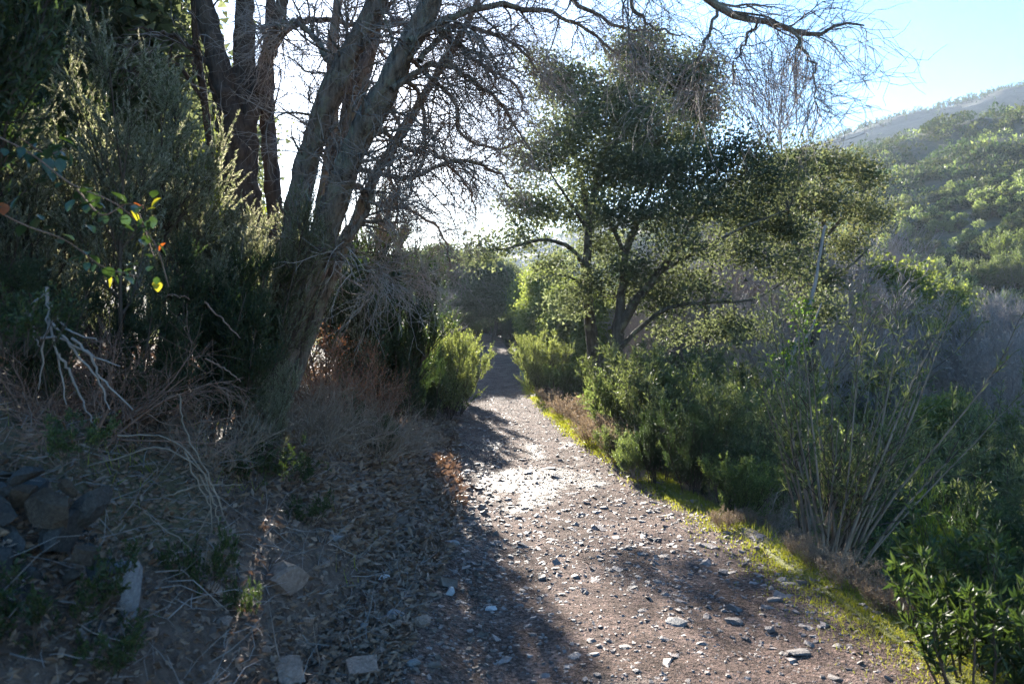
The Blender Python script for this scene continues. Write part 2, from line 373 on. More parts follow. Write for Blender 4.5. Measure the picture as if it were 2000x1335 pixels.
# ------------------------------------------------------------------ plant builders (each returns one thing at the origin)
def shrub(name, h, spread, n0, n1, n2, leafmode, lmat, smat, leafn=14, ll=.03, lw=.01, wig=.12, up=.08, l1=.4, l2=.22, base=.12, r0=.012, t_low=.25, leafup=1.0, fname='foliage', plume=None):
    root = thing(name, None, None)
    a = rng.uniform(0, 2*math.pi, n0); rr = base*np.sqrt(rng.uniform(0, 1, n0))
    P0 = np.stack([rr*np.cos(a), rr*np.sin(a), np.full(n0, -.05)], 1)
    tilt = spread*np.sqrt(rng.uniform(0.02, 1, n0))
    D0 = np.stack([np.cos(a)*np.sin(tilt), np.sin(a)*np.sin(tilt), np.cos(tilt)], 1)
    L0 = h*rng.uniform(.6, 1.0, n0)
    A = grow(P0, D0, L0, 7, wig*.6, up*.6); RA = taper(np.full(n0, r0), np.full(n0, r0*.3), 7)
    p, D, r, idx, t = spawn(A, RA, n1, t_low, 1.0, .3, 1.0)
    Bq = grow(p, D, h*l1*rng.uniform(.5, 1, len(p))*(1.15-.6*t), 6, wig, up*1.6); RB = taper(r*.7, r*.25, 6)
    p, D, r, idx, t = spawn(Bq, RB, n2, .1, 1.0, .3, .9)
    Cq = grow(p, D, h*l2*rng.uniform(.5, 1.1, len(p)), 3, wig, up*2.0); RC = taper(r*.7, r*.2, 3)
    st = MB(); tubes(st, A, RA, 5); tubes(st, Bq, RB, 3); tubes(st, Cq, np.maximum(RC, .0012), 3)
    o = st.build('stems', smat, root); tag(o, kind='stuff')
    if leafmode:
        fo = MB()
        for Q, nn in ((Cq, leafn), (Bq, leafn)):
            c, T = on_branches(Q, nn, .1 if Q is Cq else .45)
            d = rand_on(T*leafup, .55)
            s = rng.uniform(.6, 1.2, len(c))
            if leafmode == 'needle': needles(fo, c, d, ll*s, lw*s)
            else: leaf4(fo, c, d, ll*s, lw*s)
        o = fo.build(fname, lmat, root); tag(o, kind='stuff')
    if plume:
        tip = Cq[(Cq[:, -1, 2] > h*.35)]; pm = MB(); c, T = on_branches(tip, 24, .35, 1.0); s = rng.uniform(.6, 1.3, len(c))
        needles(pm, c+T*.02*s[:, None], rand_on(T, .35), .024*s, .010*s); tag(pm.build('plumes', plume, root), kind='stuff')
    return root

def ellipsoid_clumps(lobes, per_vol, cr):
    out = []
    for (c, r) in lobes:
        c = np.asarray(c, float); r = np.asarray(r, float)
        n = int(max(6, per_vol*(r[0]*r[1]*r[2])**(.78)))
        d = unit(rng.normal(size=(n, 3))); u = rng.uniform(0, 1, n)**(1/2.6)
        u *= 1+.18*vnoise(d[:, 0]*3+c[0], d[:, 2]*3+d[:, 1]*2+c[2], 4)*2
        out.append(c+d*u[:, None]*r)
    return np.concatenate(out)
def crown_leaves(mb, cl, n, sig, ll, lw, outc=None, up=.0):
    c = np.repeat(cl, n, 0); off = rng.normal(0, 1, c.shape); 
    s = np.repeat(rng.uniform(.6, 1.4, len(cl)), n)[:, None]*sig
    p = c+off*s*np.array([1, 1, .75])
    d = unit(off*.8+rng.normal(size=off.shape)*.7+np.array([0, 0, up]))
    k = rng.uniform(.5, 1.45, len(p)); leaf3(mb, p, d, ll*k*1.15, lw*k*1.25)
def twigs_to(mb, src, cl, r=.008):
    """thin twigs from the nearest point of a set of limb points to each clump"""
    src = np.asarray(src)
    dd = ((cl[:, None, :]-src[None])**2).sum(-1); j = dd.argmin(1); s = src[j]
    mid = (s+cl)/2+rng.normal(0, .12, cl.shape)*np.linalg.norm(cl-s, axis=1, keepdims=True)*.6
    q1 = s*.65+mid*.35+rng.normal(0, .02, s.shape)
    P = np.stack([s, q1, mid, cl], 1); ln = np.linalg.norm(cl-s, axis=1)
    tubes(mb, P, taper(r*(.5+.6*ln), np.full(len(cl), r*.35), 4), 3)

def tree(name, limbs, lobes, lmat, bmat, per_vol=26, n=26, sig=.16, ll=.07, lw=.035, trunk_names=1, tw=.5, sides=9, twr=.008):
    """limbs: list of (points, radius at base, radius at tip); the first trunk_names are trunks"""
    root = thing(name, None, None); pts = []
    for i, (p, ra, rb) in enumerate(limbs):
        K = 22 if i < trunk_names else 14
        q = catmull(p, K); q[1:] += rng.normal(0, ra*.10, (K-1, 3)); mb = MB()
        tubes(mb, q[None], taper([ra], [rb], K), sides if i < trunk_names else 6, ridge=.22)
        mb.build('trunk' if i < trunk_names else 'limb', bmat, root, True)
        pts.append(q[4 if i < trunk_names else 2:])
    pts = np.concatenate(pts)
    cl = ellipsoid_clumps(lobes, per_vol, sig)
    tb = MB(); sub = cl[rng.uniform(size=len(cl)) < tw]; twigs_to(tb, pts, sub, twr)
    tag(tb.build('twigs', bmat, root), kind='stuff')
    fo = MB(); crown_leaves(fo, cl, n, sig, ll, lw)
    tag(fo.build('crown', lmat, root), kind='stuff')
    return root

def generic_tree(name, h, rad, lmat, bmat, low=.3, nl=11, **k):
    limbs = [([(0, 0, -.3), (.05*h*rng.normal(), .02*h, h*.25), (.06*h*rng.normal(), 0, h*.5), (0.04*h*rng.normal(), 0, h*.8)], .028*h, .008*h)]
    lobes = []
    for i in range(nl):
        a = i*2.4+rng.uniform(-.4, .4); z = h*(low+.12+(1-low-.22)*((i+.5)/nl)); q = math.sqrt(max(.1, 1-((z/h-(low+1)/2)/((1-low)/2))**2))
        c = np.array([math.cos(a)*rad*.6*q, math.sin(a)*rad*.6*q, z])
        r = rad*rng.uniform(.36, .52); lobes.append((c, (r, r, r*rng.uniform(.6, .85))))
        limbs.append(([(0, 0, z*.62), c*np.array([.45, .45, .86]), c], .011*h, .004*h))
    lobes.append(((0, 0, h*.9), (rad*.4, rad*.4, h*.1)))
    return tree(name, limbs, lobes, lmat, bmat, **k)

def bare_tree(name, h, n0, n1, n2, n3, bmat, tmat, trunk_r, wig=.14, up=.05, spread=.9, l=(.55, .3, .16), trunk_frac=.35, r_min=.004, fork=True):
    root = thing(name, None, None)
    tp = grow(np.array([[0, 0, -.3]]), np.array([[.05, 0, 1.0]]), np.array([h*.85]), 16, .05, .1)
    tr = taper([trunk_r], [trunk_r*.12], 16); mb = MB(); tubes(mb, tp, tr, 8, ridge=.15); mb.build('trunk', bmat, root, True)
    p, D, r, i, t = spawn(tp, tr, n0, trunk_frac, 1, .4, spread)
    A = grow(p, D, h*l[0]*(1.25-t)*rng.uniform(.7, 1.1, len(p)), 8, wig*.7, up); RA = taper(r*.55, r*.15, 8)
    p, D, r, i, t = spawn(A, RA, n1, .15, 1, .35, .8); Bq = grow(p, D, h*l[1]*rng.uniform(.5, 1.1, len(p)), 6, wig, up); RB = taper(r*.6, r*.3, 6)
    p, D, r, i, t = spawn(Bq, RB, n2, .15, 1, .3, .8); Cq = grow(p, D, h*l[2]*rng.uniform(.5, 1.1, len(p)), 4, wig, up); RC = taper(r*.7, r*.4, 4)
    mb = MB(); tubes(mb, A, np.maximum(RA, r_min*1.3), 5); tag(mb.build('branches', bmat, root), kind='stuff')
    mb = MB(); tubes(mb, Bq, np.maximum(RB, r_min), 3); tubes(mb, Cq, np.maximum(RC, r_min*.8), 3)
    if n3:
        p, D, r, i, t = spawn(Cq, RC, n3, .1, 1, .3, .8); Dq = grow(p, D, h*l[2]*.6*rng.uniform(.5, 1.1, len(p)), 3, wig, up)
        tubes(mb, Dq, np.full((len(Dq), 3), r_min*.7), 3)
    tag(mb.build('twigs', tmat, root), kind='stuff')
    return root

class Kind:
    """prototypes of one kind of plant; the first placements use them, later ones are copies"""
    def __init__(s, name, make, nvar):
        s.v = [make() for _ in range(nvar)]; s.name = name; s.n = 0
        s.used = [False]*nvar
    def put(s, loc, scale, label, cat, group=None, rz=None, var=None):
        k = (s.n if var is None else var) % len(s.v); s.n += 1
        if s.used[k]: o = copy_tree(s.v[k])
        else: o = s.v[k]; s.used[k] = True
        o.location = tuple(float(a) for a in loc)
        sc = scale if np.ndim(scale) else (scale,)*3
        o.scale = tuple(float(a) for a in sc)
        o.rotation_euler = (0, 0, float(rng.uniform(0, 6.28) if rz is None else rz))
        for key in ('label', 'category', 'group'):
            if key in o: del o[key]
        return tag(o, label, cat, group)
    def clean(s):
        for o, u in zip(s.v, s.used):
            if not u:
                for c in list(o.children): bpy.data.objects.remove(c)
                bpy.data.objects.remove(o)

# ------------------------------------------------------------------ the ground, the track, the far ridge
def geo(a, b, n, s0):
    """n steps from a to b, first step s0, growing geometrically"""
    g = 1.0
    for _ in range(200):
        tot = s0*n if abs(g-1) < 1e-9 else s0*(g**n-1)/(g-1)
        g *= 1+.02*(abs(b-a)/tot-1) if abs(abs(b-a)/tot-1) < 1 else 1.01
    st = np.cumsum(s0*g**np.arange(n)); return a+np.sign(b-a)*st*abs(b-a)/st[-1]
def grid_mesh(name, xs, ys, z, mats, attr=None, smooth=True, mask=None):
    X, Y = np.meshgrid(xs, ys) if np.ndim(xs) == 1 else (xs, ys)
    ny, nx = X.shape; mb = MB()
    j, i = np.meshgrid(np.arange(ny-1), np.arange(nx-1), indexing='ij'); o = j*nx+i
    mb.add(np.stack([X, Y, z], -1).reshape(-1, 3), np.stack([o, o+1, o+nx+1, o+nx], -1).reshape(-1, 4))
    ob = mb.build(name, mats, None, smooth)
    if attr:
        nm, typ, val = attr
        at_ = ob.data.attributes.new(nm, typ, 'POINT')
        at_.data.foreach_set('color' if typ == 'FLOAT_COLOR' else 'value', np.asarray(val, np.float32).ravel())
    return ob
xs = np.concatenate([geo(-9, -800, 60, .15)[::-1], np.arange(-9, 9, .1), geo(9, 900, 75, .12)])
ys = np.concatenate([geo(.4, -120, 25, .2)[::-1], np.arange(.4, 22, .12), geo(22, 1400, 110, .14)])
X, Y = np.meshgrid(xs, ys); Z = hgt(X, Y); sgn = X-xc(Y)
inside = np.clip((HW+.05-np.abs(sgn))/.2, 0, 1)*(Y < 62)
Z = Z-.10*inside
far = np.clip((np.hypot(X, Y)-14)/30, 0, 1)
mossm = np.exp(-((sgn-HW-.08)/.3)**2)*np.clip(.95+1.3*fbm(X*1.3, Y*.8, 21, 3), 0, 1)
mossm = np.maximum(mossm, np.clip(fbm(X*.9, Y*.9, 33, 3)*2.4-.5, 0, .6)*(sgn < -HW)*(1-far)*.4)
zone = np.stack([np.ones_like(X), mossm, far, np.ones_like(X)], -1)
g = grid_mesh('ground', xs, ys, Z, M['ground'], ('zone', 'FLOAT_COLOR', zone)); tag(g, kind='structure')

# the stony track
sv = np.linspace(-1.72, 1.72, 104)
yv = np.concatenate([np.arange(-4, 1.2, .2), np.arange(1.2, 10, .032), geo(10, 24, 150, .034), geo(24, 64, 110, .2)])
SV, YV = np.meshgrid(sv, yv)
def track_z(s, y):
    x = xc(y)+s
    rut = -.035*np.exp(-((s+.62)/.26)**2)-.03*np.exp(-((s-.72)/.26)**2)
    rel = .05*fbm(x*1.1, y*1.1, 40, 3)+.014*fbm(x*5, y*5, 41, 3)+.009*np.abs(fbm(x*17, y*17, 43, 2))
    edge = -.30*np.clip((np.abs(s)-1.5)/.22, 0, 1)**1.5
    left = .10*np.clip((-s-.9)/.6, 0, 1)
    return zc(y)+rut+rel+edge+left
def track_h(x, y): return track_z(x-xc(y), y)
ZV = track_z(SV, YV); XV = xc(YV)+SV
YN = YV+3.2*fbm(XV*.8, YV*.35, 58, 3)
dip = np.clip((YN-7.4)/2.2, 0, 1)*np.clip((16.0-YN)/3.5, 0, 1)
wet = dip*np.clip(1.3-np.abs(SV+.35)/1.3, 0, 1)*1.05+1.2*fbm(XV*.9, YV*.45, 50, 4)-.25*(1-dip)-.1
wet = np.maximum(wet, np.clip((YN-20.5)/1.5, 0, 1)*np.clip((25-YN)/2, 0, 1)*.75*(1.1+1.3*fbm(XV*.8, YV*.5, 52, 3))-.3)
wet = np.maximum(wet, np.exp(-((SV-.05)/.35)**2)*np.clip((9-YV)/3, 0, 1)*(-.1+1.5*fbm(XV*1.3, YV*.7, 54, 3)))
wet = np.clip((wet-.62)*1.6+1.9*fbm(XV*2.6, YV*1.3, 57, 4)+.1, 0, .75)*np.clip(wet*1.5, 0, 1)
ob = grid_mesh('dirt_track', XV, YV, ZV, M['track'], ('wet', 'FLOAT', wet)); tag(ob, kind='structure')

def surf(x, y):
    s = x-xc(y); return np.where(np.abs(s) < 1.52, np.maximum(track_z(s, y), hgt(x, y)-.1), hgt(x, y))

# far wooded ridge
rp = np.array([(-1500, 470), (-400, 470), (0, 480), (400, 500), (700, 522), (850, 510), (1000, 495), (1300, 415), (1500, 335), (1600, 296), (1690, 264), (1800, 236), (1900, 212), (2000, 184), (2400, 150), (3200, 160)], float)
u = np.linspace(-1500, 3200, 420); row = np.interp(u, rp[:, 0], rp[:, 1]); row = np.convolve(np.pad(row, 6, mode='edge'), np.ones(13)/13, 'valid')
vv = np.linspace(0, 1, 70); U, V = np.meshgrid(u, vv); D = 230+190*V; ROW = np.interp(U, u, row)
Xr = (U-1000)/F*420*(.55+.45*V); ztop = 1.65+(650-ROW)/F*420
Zr = -12+(ztop+12)*np.sin(V*math.pi/2)**1.15+(2.0*fbm(Xr/16, D/16, 60, 5)+6*fbm(Xr/70, D/50, 61, 3))*np.clip(V*4, 0, 1)
o = grid_mesh('far_ridge', Xr, D, Zr, M['far']); tag(o, kind='structure')
# bare woodland along the far ridge: nobody could count it
mb = MB(); n = 3000
uu = rng.uniform(200, 2400, n); v_ = 1-np.abs(rng.normal(0, .16, n)); v_ = np.clip(v_, .3, 1)
rw = np.interp(uu, u, row); zt = 1.65+(650-rw)/F*420; xx = (uu-1000)/F*420*(.55+.45*v_)
zz = -12+(zt+12)*np.sin(v_*math.pi/2)**1.15-1
base = np.stack([xx, 230+190*v_, zz], 1); hh = rng.uniform(2.5, 5.5, n)
P = np.stack([base, base+np.stack([rng.normal(0, .3, n), 0*hh, hh*.5], 1), base+np.stack([rng.normal(0, .8, n), 0*hh, hh], 1)], 1)
tubes(mb, P, np.stack([np.full(n, .28), np.full(n, .2), np.full(n, .05)], 1), 3)
c, T = on_branches(P, 16, .35, 1); leaf3(mb, c, rand_on(T, .6), rng.uniform(.8, 2.0, len(c)), rng.uniform(.2, .7, len(c)), 1)
tag(mb.build('ridge_woods', [M['brown_twig'], M['hill_dark']]), kind='stuff')

# ------------------------------------------------------------------ stones, gravel, litter, moss
ICO = None
def ico():
    global ICO
    if ICO is None:
        p = (1+5**.5)/2
        v = np.array([(-1, p, 0), (1, p, 0), (-1, -p, 0), (1, -p, 0), (0, -1, p), (0, 1, p), (0, -1, -p), (0, 1, -p), (p, 0, -1), (p, 0, 1), (-p, 0, -1), (-p, 0, 1)])
        f = np.array([(0, 11, 5), (0, 5, 1), (0, 1, 7), (0, 7, 10), (0, 10, 11), (1, 5, 9), (5, 11, 4), (11, 10, 2), (10, 7, 6), (7, 1, 8), (3, 9, 4), (3, 4, 2), (3, 2, 6), (3, 6, 8), (3, 8, 9), (4, 9, 5), (2, 4, 11), (6, 2, 10), (8, 6, 7), (9, 8, 1)])
        ICO = (v/np.linalg.norm(v[0]), f)
    return ICO
def rot_rand(n, tilt):
    """random rotations: any heading, tilted up to tilt"""
    a = rng.uniform(0, 6.283, n); b = rng.normal(0, tilt, n); c = rng.normal(0, tilt, n)
    ca, sa, cb, sb, cc, sc = np.cos(a), np.sin(a), np.cos(b), np.sin(b), np.cos(c), np.sin(c); z = 0*a; o = z+1
    Rz = np.stack([ca, -sa, z, sa, ca, z, z, z, o], -1).reshape(n, 3, 3); Rx = np.stack([o, z, z, z, cb, -sb, z, sb, cb], -1).reshape(n, 3, 3)
    Ry = np.stack([cc, z, sc, z, o, z, -sc, z, cc], -1).reshape(n, 3, 3); return Rz@Rx@Ry
def gravel(name, n, xr, size, flat, mat, dens=None, blocks=True):
    y = np.exp(rng.uniform(math.log(2.3), math.log(26), n)); 
    s = rng.uniform(xr[0], xr[1], n); x = xc(y)+s
    if dens is not None: k = rng.uniform(size=n) < dens(x, y, s); x, y = x[k], y[k]; n = len(x)
    sz = size*rng.lognormal(0, .5, n)*np.clip(y/4, .8, 1.5)
    bx = np.array([(-1, -1, -1), (1, -1, -1), (1, 1, -1), (-1, 1, -1), (-1, -1, 1), (1, -1, 1), (1, 1, 1), (-1, 1, 1)], float)*.55
    V = bx[None]+rng.normal(0, .18, (n, 8, 3)); V[:, 4:, :2] *= rng.uniform(.55, .95, (n, 1, 1))
    V = V*np.stack([sz*rng.uniform(.8, 1.5, n), sz*rng.uniform(.5, 1, n), sz*flat*rng.uniform(.5, 1.3, n)], 1)[:, None, :]
    V = np.einsum('nij,nkj->nki', rot_rand(n, .2), V)+np.stack([x, y, surf(x, y)+sz*flat*.12], 1)[:, None, :]
    q = np.array([(4, 5, 6, 7), (0, 1, 5, 4), (1, 2, 6, 5), (2, 3, 7, 6), (3, 0, 4, 7)])
    mb = MB(); mb.add(V.reshape(-1, 3), (np.arange(n)[:, None, None]*8+q[None]).reshape(-1, 4))
    tag(mb.build(name, mat), kind='stuff')
gravel('slate_chips', 3000, (-1.55, 1.6), .019, .22, M['stone'])
gravel('gravel', 13000, (-1.6, 1.62), .0095, .45, M['stone'])
gravel('bank_pebbles', 8000, (-4.2, -.7), .0165, .6, M['bank_stone'], lambda x, y, s: np.clip(1.1-(np.abs(s)-.8)*.28, .12, 1)*(y < 14))

def rock_mesh(name, mat, flat=.5, jag=.2, sub=1, seed=0, planes=5, boxy=True):
    """a broken stone: a sphere of points pressed flat against random cutting planes"""
    r = np.random.default_rng(seed+100); v, f = ico(); v = v.copy(); fs = f
    for _ in range(sub):
        ed = {}; nv = list(v); nf = []
        def mid(a, b):
            k = (min(a, b), max(a, b))
            if k not in ed: m_ = (nv[a]+nv[b])/2; ed[k] = len(nv); nv.append(m_/np.linalg.norm(m_))
            return ed[k]
        for a, b, c in fs:
            x, y, z = mid(a, b), mid(b, c), mid(c, a); nf += [(a, x, z), (b, y, x), (c, z, y), (x, y, z)]
        v = np.array(nv); fs = np.array(nf)
    v = v*np.array([1.15, 1.1, 1.1])
    if boxy and sub:
        Q, _ = np.linalg.qr(r.normal(size=(3, 3))*.6+np.eye(3))
        for d in np.concatenate([Q.T, -Q.T]): t = r.uniform(.4, .85); k = np.maximum(v@d-t, 0); v = v-k[:, None]*d
        planes = 6
    for _ in range(planes):
        d = unit(r.normal(size=3)); t = r.uniform(.32, .72); k = np.maximum(v@d-t, 0); v = v-k[:, None]*d
    v[:, 2] = np.clip(v[:, 2], -.85, r.uniform(.5, .85)); v += r.normal(0, jag*.12, v.shape)
    v = v*np.array([1, r.uniform(.6, .9), flat]); v -= np.array([0, 0, 0])
    mb = MB(); mb.add(v, t=fs); return mb.mesh(name, mat, False)
chips = [rock_mesh('stone', M['stone'], rng.uniform(.22, .45), .2, 0, i, 4) for i in range(10)]
def put_rock(name, me, loc, size, rot=None, parent=None):
    o = bpy.data.objects.new(name, me); C.objects.link(o)
    if parent is not None: o.parent = parent
    o.location = tuple(float(a) for a in loc); o.scale = tuple(float(a) for a in (size if np.ndim(size) else (size,)*3))
    o.rotation_euler = tuple(rot) if rot is not None else (rng.normal(0, .12), rng.normal(0, .12), rng.uniform(0, 6.28)); return o
# flat stones that can be picked out one by one on the track
k = 0
while k < 190:
    d = math.exp(rng.uniform(math.log(2.5), math.log(8.0))); s = rng.uniform(-1.35, 1.5); x = float(xc(d))+s
    sz = min(.06, .017*rng.lognormal(0, .45))*(1+.07*d)
    put_rock('stone', chips[k % 10], (x, d, float(surf(x, d))+sz*.08), sz)
    o = C.objects[-1]; zn = ('by the shaded left edge' if s < -.5 else 'on mid track' if s < .5 else 'on the sunlit right side'); dn = 'nearest the viewer' if d < 3.6 else 'some steps up' if d < 5.5 else 'near the wet patch'
    tag(o, 'small loose slate stone ' + zn + ' ' + dn, 'stone', 'loose stones on the track'); k += 1
# the loose stones along the foot of the bank, each with a look of its own
special = [
 (553, 1150, .145, 'brown_stone', .62, 'large brown angular block lying on the dark bank', (.25, .12, .6)),
 (252, 1195, .10, 'grey_stone', 1.25, 'upright pale grey stone on the bank beside the old wall', (.1, .05, .2)),
 (420, 1160, .075, 'brown_stone', .5, 'half buried brown stone level with the large angular block', (0, .1, .1)),
 (560, 1320, .14, 'brown_stone', .35, 'long flat brown slab at the bottom edge of the bank', (.1, .1, .3)),
 (700, 1318, .11, 'brown_stone', .4, 'ridged brown slab to the right of the long flat slab', (.15, -.1, .9)),
 (885, 1062, .085, 'grey_stone', .32, 'wide grey slate slab where bank meets track', (0, .05, .1)),
 (840, 1040, .075, 'brown_stone', .34, 'dark tilted slate just above the wide grey slab', (.2, .2, .5)),
 (655, 1055, .07, 'grey_stone', .5, 'rounded grey stone among leaf litter up the bank', (0, .1, .4)),
 (750, 1130, .05, 'white_stone', .35, 'pale white flake of stone on the leaf litter', (.3, .1, .2)),
 (882, 1160, .055, 'white_stone', .7, 'knobbly white quartz stone at the track edge', (0, 0, .3)),
 (700, 1222, .045, 'brown_stone', .7, 'rounded tan stone topmost of the small stone cluster', (.1, 0, .8)),
 (742, 1222, .042, 'brown_stone', .8, 'dark reddish stone in the small cluster', (.2, .1, .1)),
 (775, 1208, .065, 'grey_stone', .4, 'flat purple slate leaning behind the cluster', (.2, .3, .1)),
 (772, 1225, .04, 'brown_stone', .8, 'light topped tan stone under the leaning slate', (.1, .1, .4)),
 (748, 1248, .05, 'brown_stone', .85, 'squarish red brown stone lowest of the cluster', (.1, 0, .2)),
 (708, 1232, .04, 'grey_stone', .9, 'squarish grey stone on the shaded side of the cluster', (0, .1, .6)),
 (602, 1222, .04, 'brown_stone', .9, 'small upright brown stone below the large angular block', (0, 0, .5)),
 (805, 1300, .05, 'grey_stone', .6, 'round grey stone alone near the bottom of the bank', (.1, 0, .5)),
 (960, 1190, .05, 'white_stone', .28, 'thin white flat chip on the left wheel rut', (0, .05, .2)),
 (1435, 1215, .075, 'stone', .25, 'biggest flat slab on the sunlit side of the track', (0, .05, .4)),
 (1505, 1232, .05, 'stone', .4, 'small blue grey lump beside the biggest flat slab', (0, 0, .4)),
 (1560, 1278, .075, 'stone', .22, 'broad pale slate flush with the track near the verge', (0, 0, .2)),
 (1455, 1105, .04, 'brown_stone', .6, 'brown stone at the start of the mossy verge', (0, 0, .4)),
 (1565, 1140, .06, 'brown_stone', .4, 'reddish stone on moss below the thin stemmed shrub', (0, .1, .1)),
]
def solve(px, py, d0=1.6, d1=30):
    """the ground point seen at px, py"""
    d = np.linspace(d0, d1, 4000); x = (px-1000)/F*d; z = 1.65-(py-650)/F*d
    k = np.argmax(z <= surf(x, d)); return np.array([x[k], d[k], float(surf(x[k], d[k]))])
for i, (px, py, sz, mk, fl, lb, rot) in enumerate(special):
    p = solve(px, py); me = rock_mesh('stone', M[mk], fl, .25, 1, 50+i, 8); put_rock('stone', me, p+np.array([0, 0, sz*fl*.55]), sz*1.1, rot)
    tag(C.objects[-1], lb, 'stone')

bank_rocks = [rock_mesh('stone', M['brown_stone'], rng.uniform(.4, .75), .3, 1, 400+i, 8) for i in range(6)]
for i in range(60):
    d = math.exp(rng.uniform(math.log(2.4), math.log(9))); x = float(xc(d))-HW+.45-abs(rng.normal(0, .75)); sz = .03*rng.lognormal(0, .35)*(1+.05*d)
    put_rock('stone', bank_rocks[i % 6], (x, d, float(surf(x, d))+sz*.15), sz)
    tag(C.objects[-1], 'broken brown stone half sunk in the litter ' + ('at the foot of the bank' if x > xc(d)-HW-.1 else 'up on the bank') + (' in front' if d < 4 else ' farther along'), 'stone', 'broken stones on the bank')
# ruined dry stone wall at the foot of the bank
wall = thing('dry_stone_wall', 'ruined dark dry stone wall stepping down the shaded bank', 'wall', (0, 0, 0))
ws = [(55, 925, 75), (95, 1000, 105), (108, 1042, 125), (172, 985, 100), (40, 965, 95), (22, 1065, 115), (165, 1082, 85), (196, 1112, 75), (62, 1135, 95), (140, 1122, 60), (15, 1180, 120), (105, 1205, 110), (178, 1225, 85), (60, 1270, 115), (150, 1300, 95), (0, 990, 100), (215, 1165, 60), (235, 1275, 80), (10, 1310, 130), (130, 950, 55), (-40, 1100, 130), (-40, 1230, 130), (-50, 980, 120)]
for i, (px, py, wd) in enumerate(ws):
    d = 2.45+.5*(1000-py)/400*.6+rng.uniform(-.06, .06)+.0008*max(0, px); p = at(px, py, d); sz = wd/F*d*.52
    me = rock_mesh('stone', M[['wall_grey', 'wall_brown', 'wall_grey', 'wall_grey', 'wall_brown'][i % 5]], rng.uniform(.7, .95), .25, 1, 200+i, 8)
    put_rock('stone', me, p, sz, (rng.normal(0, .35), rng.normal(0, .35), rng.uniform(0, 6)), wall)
# earth and smaller packing stones fill the wall's core
mb = MB(); v, f = ico()
for i in range(420):
    px, py = rng.uniform(-120, 250), rng.uniform(930, 1400)
    if py < 930+ .9*(px-40): continue
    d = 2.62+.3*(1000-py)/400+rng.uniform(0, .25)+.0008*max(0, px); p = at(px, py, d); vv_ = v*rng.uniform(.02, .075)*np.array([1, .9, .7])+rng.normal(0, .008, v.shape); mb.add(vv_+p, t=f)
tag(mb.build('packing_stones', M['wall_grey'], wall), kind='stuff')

# leaf litter, twigs and straw on the bank and along the verge
mb = MB(); n = 75000
y = np.exp(rng.uniform(math.log(2.0), math.log(17), n)); s = -HW+.35-np.abs(rng.normal(0, 1.4, n)); x = xc(y)+s
keep = (vnoise(x*1.6, y*1.6, 70)+.5 > rng.uniform(0, .75, n)); x, y = x[keep], y[keep]
p = np.stack([x, y, surf(x, y)+rng.uniform(.0, .03, len(x))], 1); d = rng.normal(size=p.shape)*np.array([1, 1, .35])
k = np.clip(y/4, .8, 2.2); leaf4(mb, p, d, rng.uniform(.025, .07, len(x))*k, rng.uniform(.011, .034, len(x))*k)
tag(mb.build('leaf_litter', M['litter']), kind='stuff')
mb = MB(); n = 3200
y = np.exp(rng.uniform(math.log(2.0), math.log(15), n)); s = np.where(rng.uniform(size=n) < .72, -HW+.2-np.abs(rng.normal(0, 1.4, n)), HW+.15+np.abs(rng.normal(0, .8, n))); x = xc(y)+s
p = np.stack([x, y, surf(x, y)+.015], 1); d = rng.normal(size=p.shape)*np.array([1, 1, .35])
P = grow(p, d, rng.uniform(.06, .35, n), 4, .25); tubes(mb, P, taper(rng.uniform(.0012, .004, n), np.full(n, .001), 4), 3)
tag(mb.build('fallen_twig_litter', M['twig']), kind='stuff')
mb = MB(); n = 42000
y = np.exp(rng.uniform(math.log(2.6), math.log(28), n)); s = HW+rng.normal(.08, .17, n)*np.clip(1.3-y/40, .6, 1.3); x = xc(y)+s
keep = (fbm(x*1.3, y*.8, 21, 3)*1.3+.85 > rng.uniform(0, 1, n)); x, y = x[keep], y[keep]; n = len(x)
p = np.stack([x, y, surf(x, y)-.004], 1); k = np.clip(y/4, .8, 4)
needles(mb, p, rng.normal(size=p.shape)*.7+np.array([0, 0, 1]), rng.uniform(.015, .045, n)*k**.6, .0055*k)
tag(mb.build('moss_grass', M['grass']), kind='stuff')
mb = MB(); n = 6000
y = np.exp(rng.uniform(math.log(3.2), math.log(20), n)); s = np.where(rng.uniform(size=n) < .4, -HW-.1-np.abs(rng.normal(0, .9, n)), HW+.15+np.abs(rng.normal(0, .35, n))); x = xc(y)+s
keep = fbm(x*2, y*2, 81, 2) > .12; x, y = x[keep], y[keep]; n = len(x); p = np.stack([x, y, surf(x, y)], 1)
needles(mb, p, rng.normal(size=p.shape)*.35+np.array([0, 0, 1]), rng.uniform(.05, .16, n), .006)
tag(mb.build('grass', M['grass']), kind='stuff')

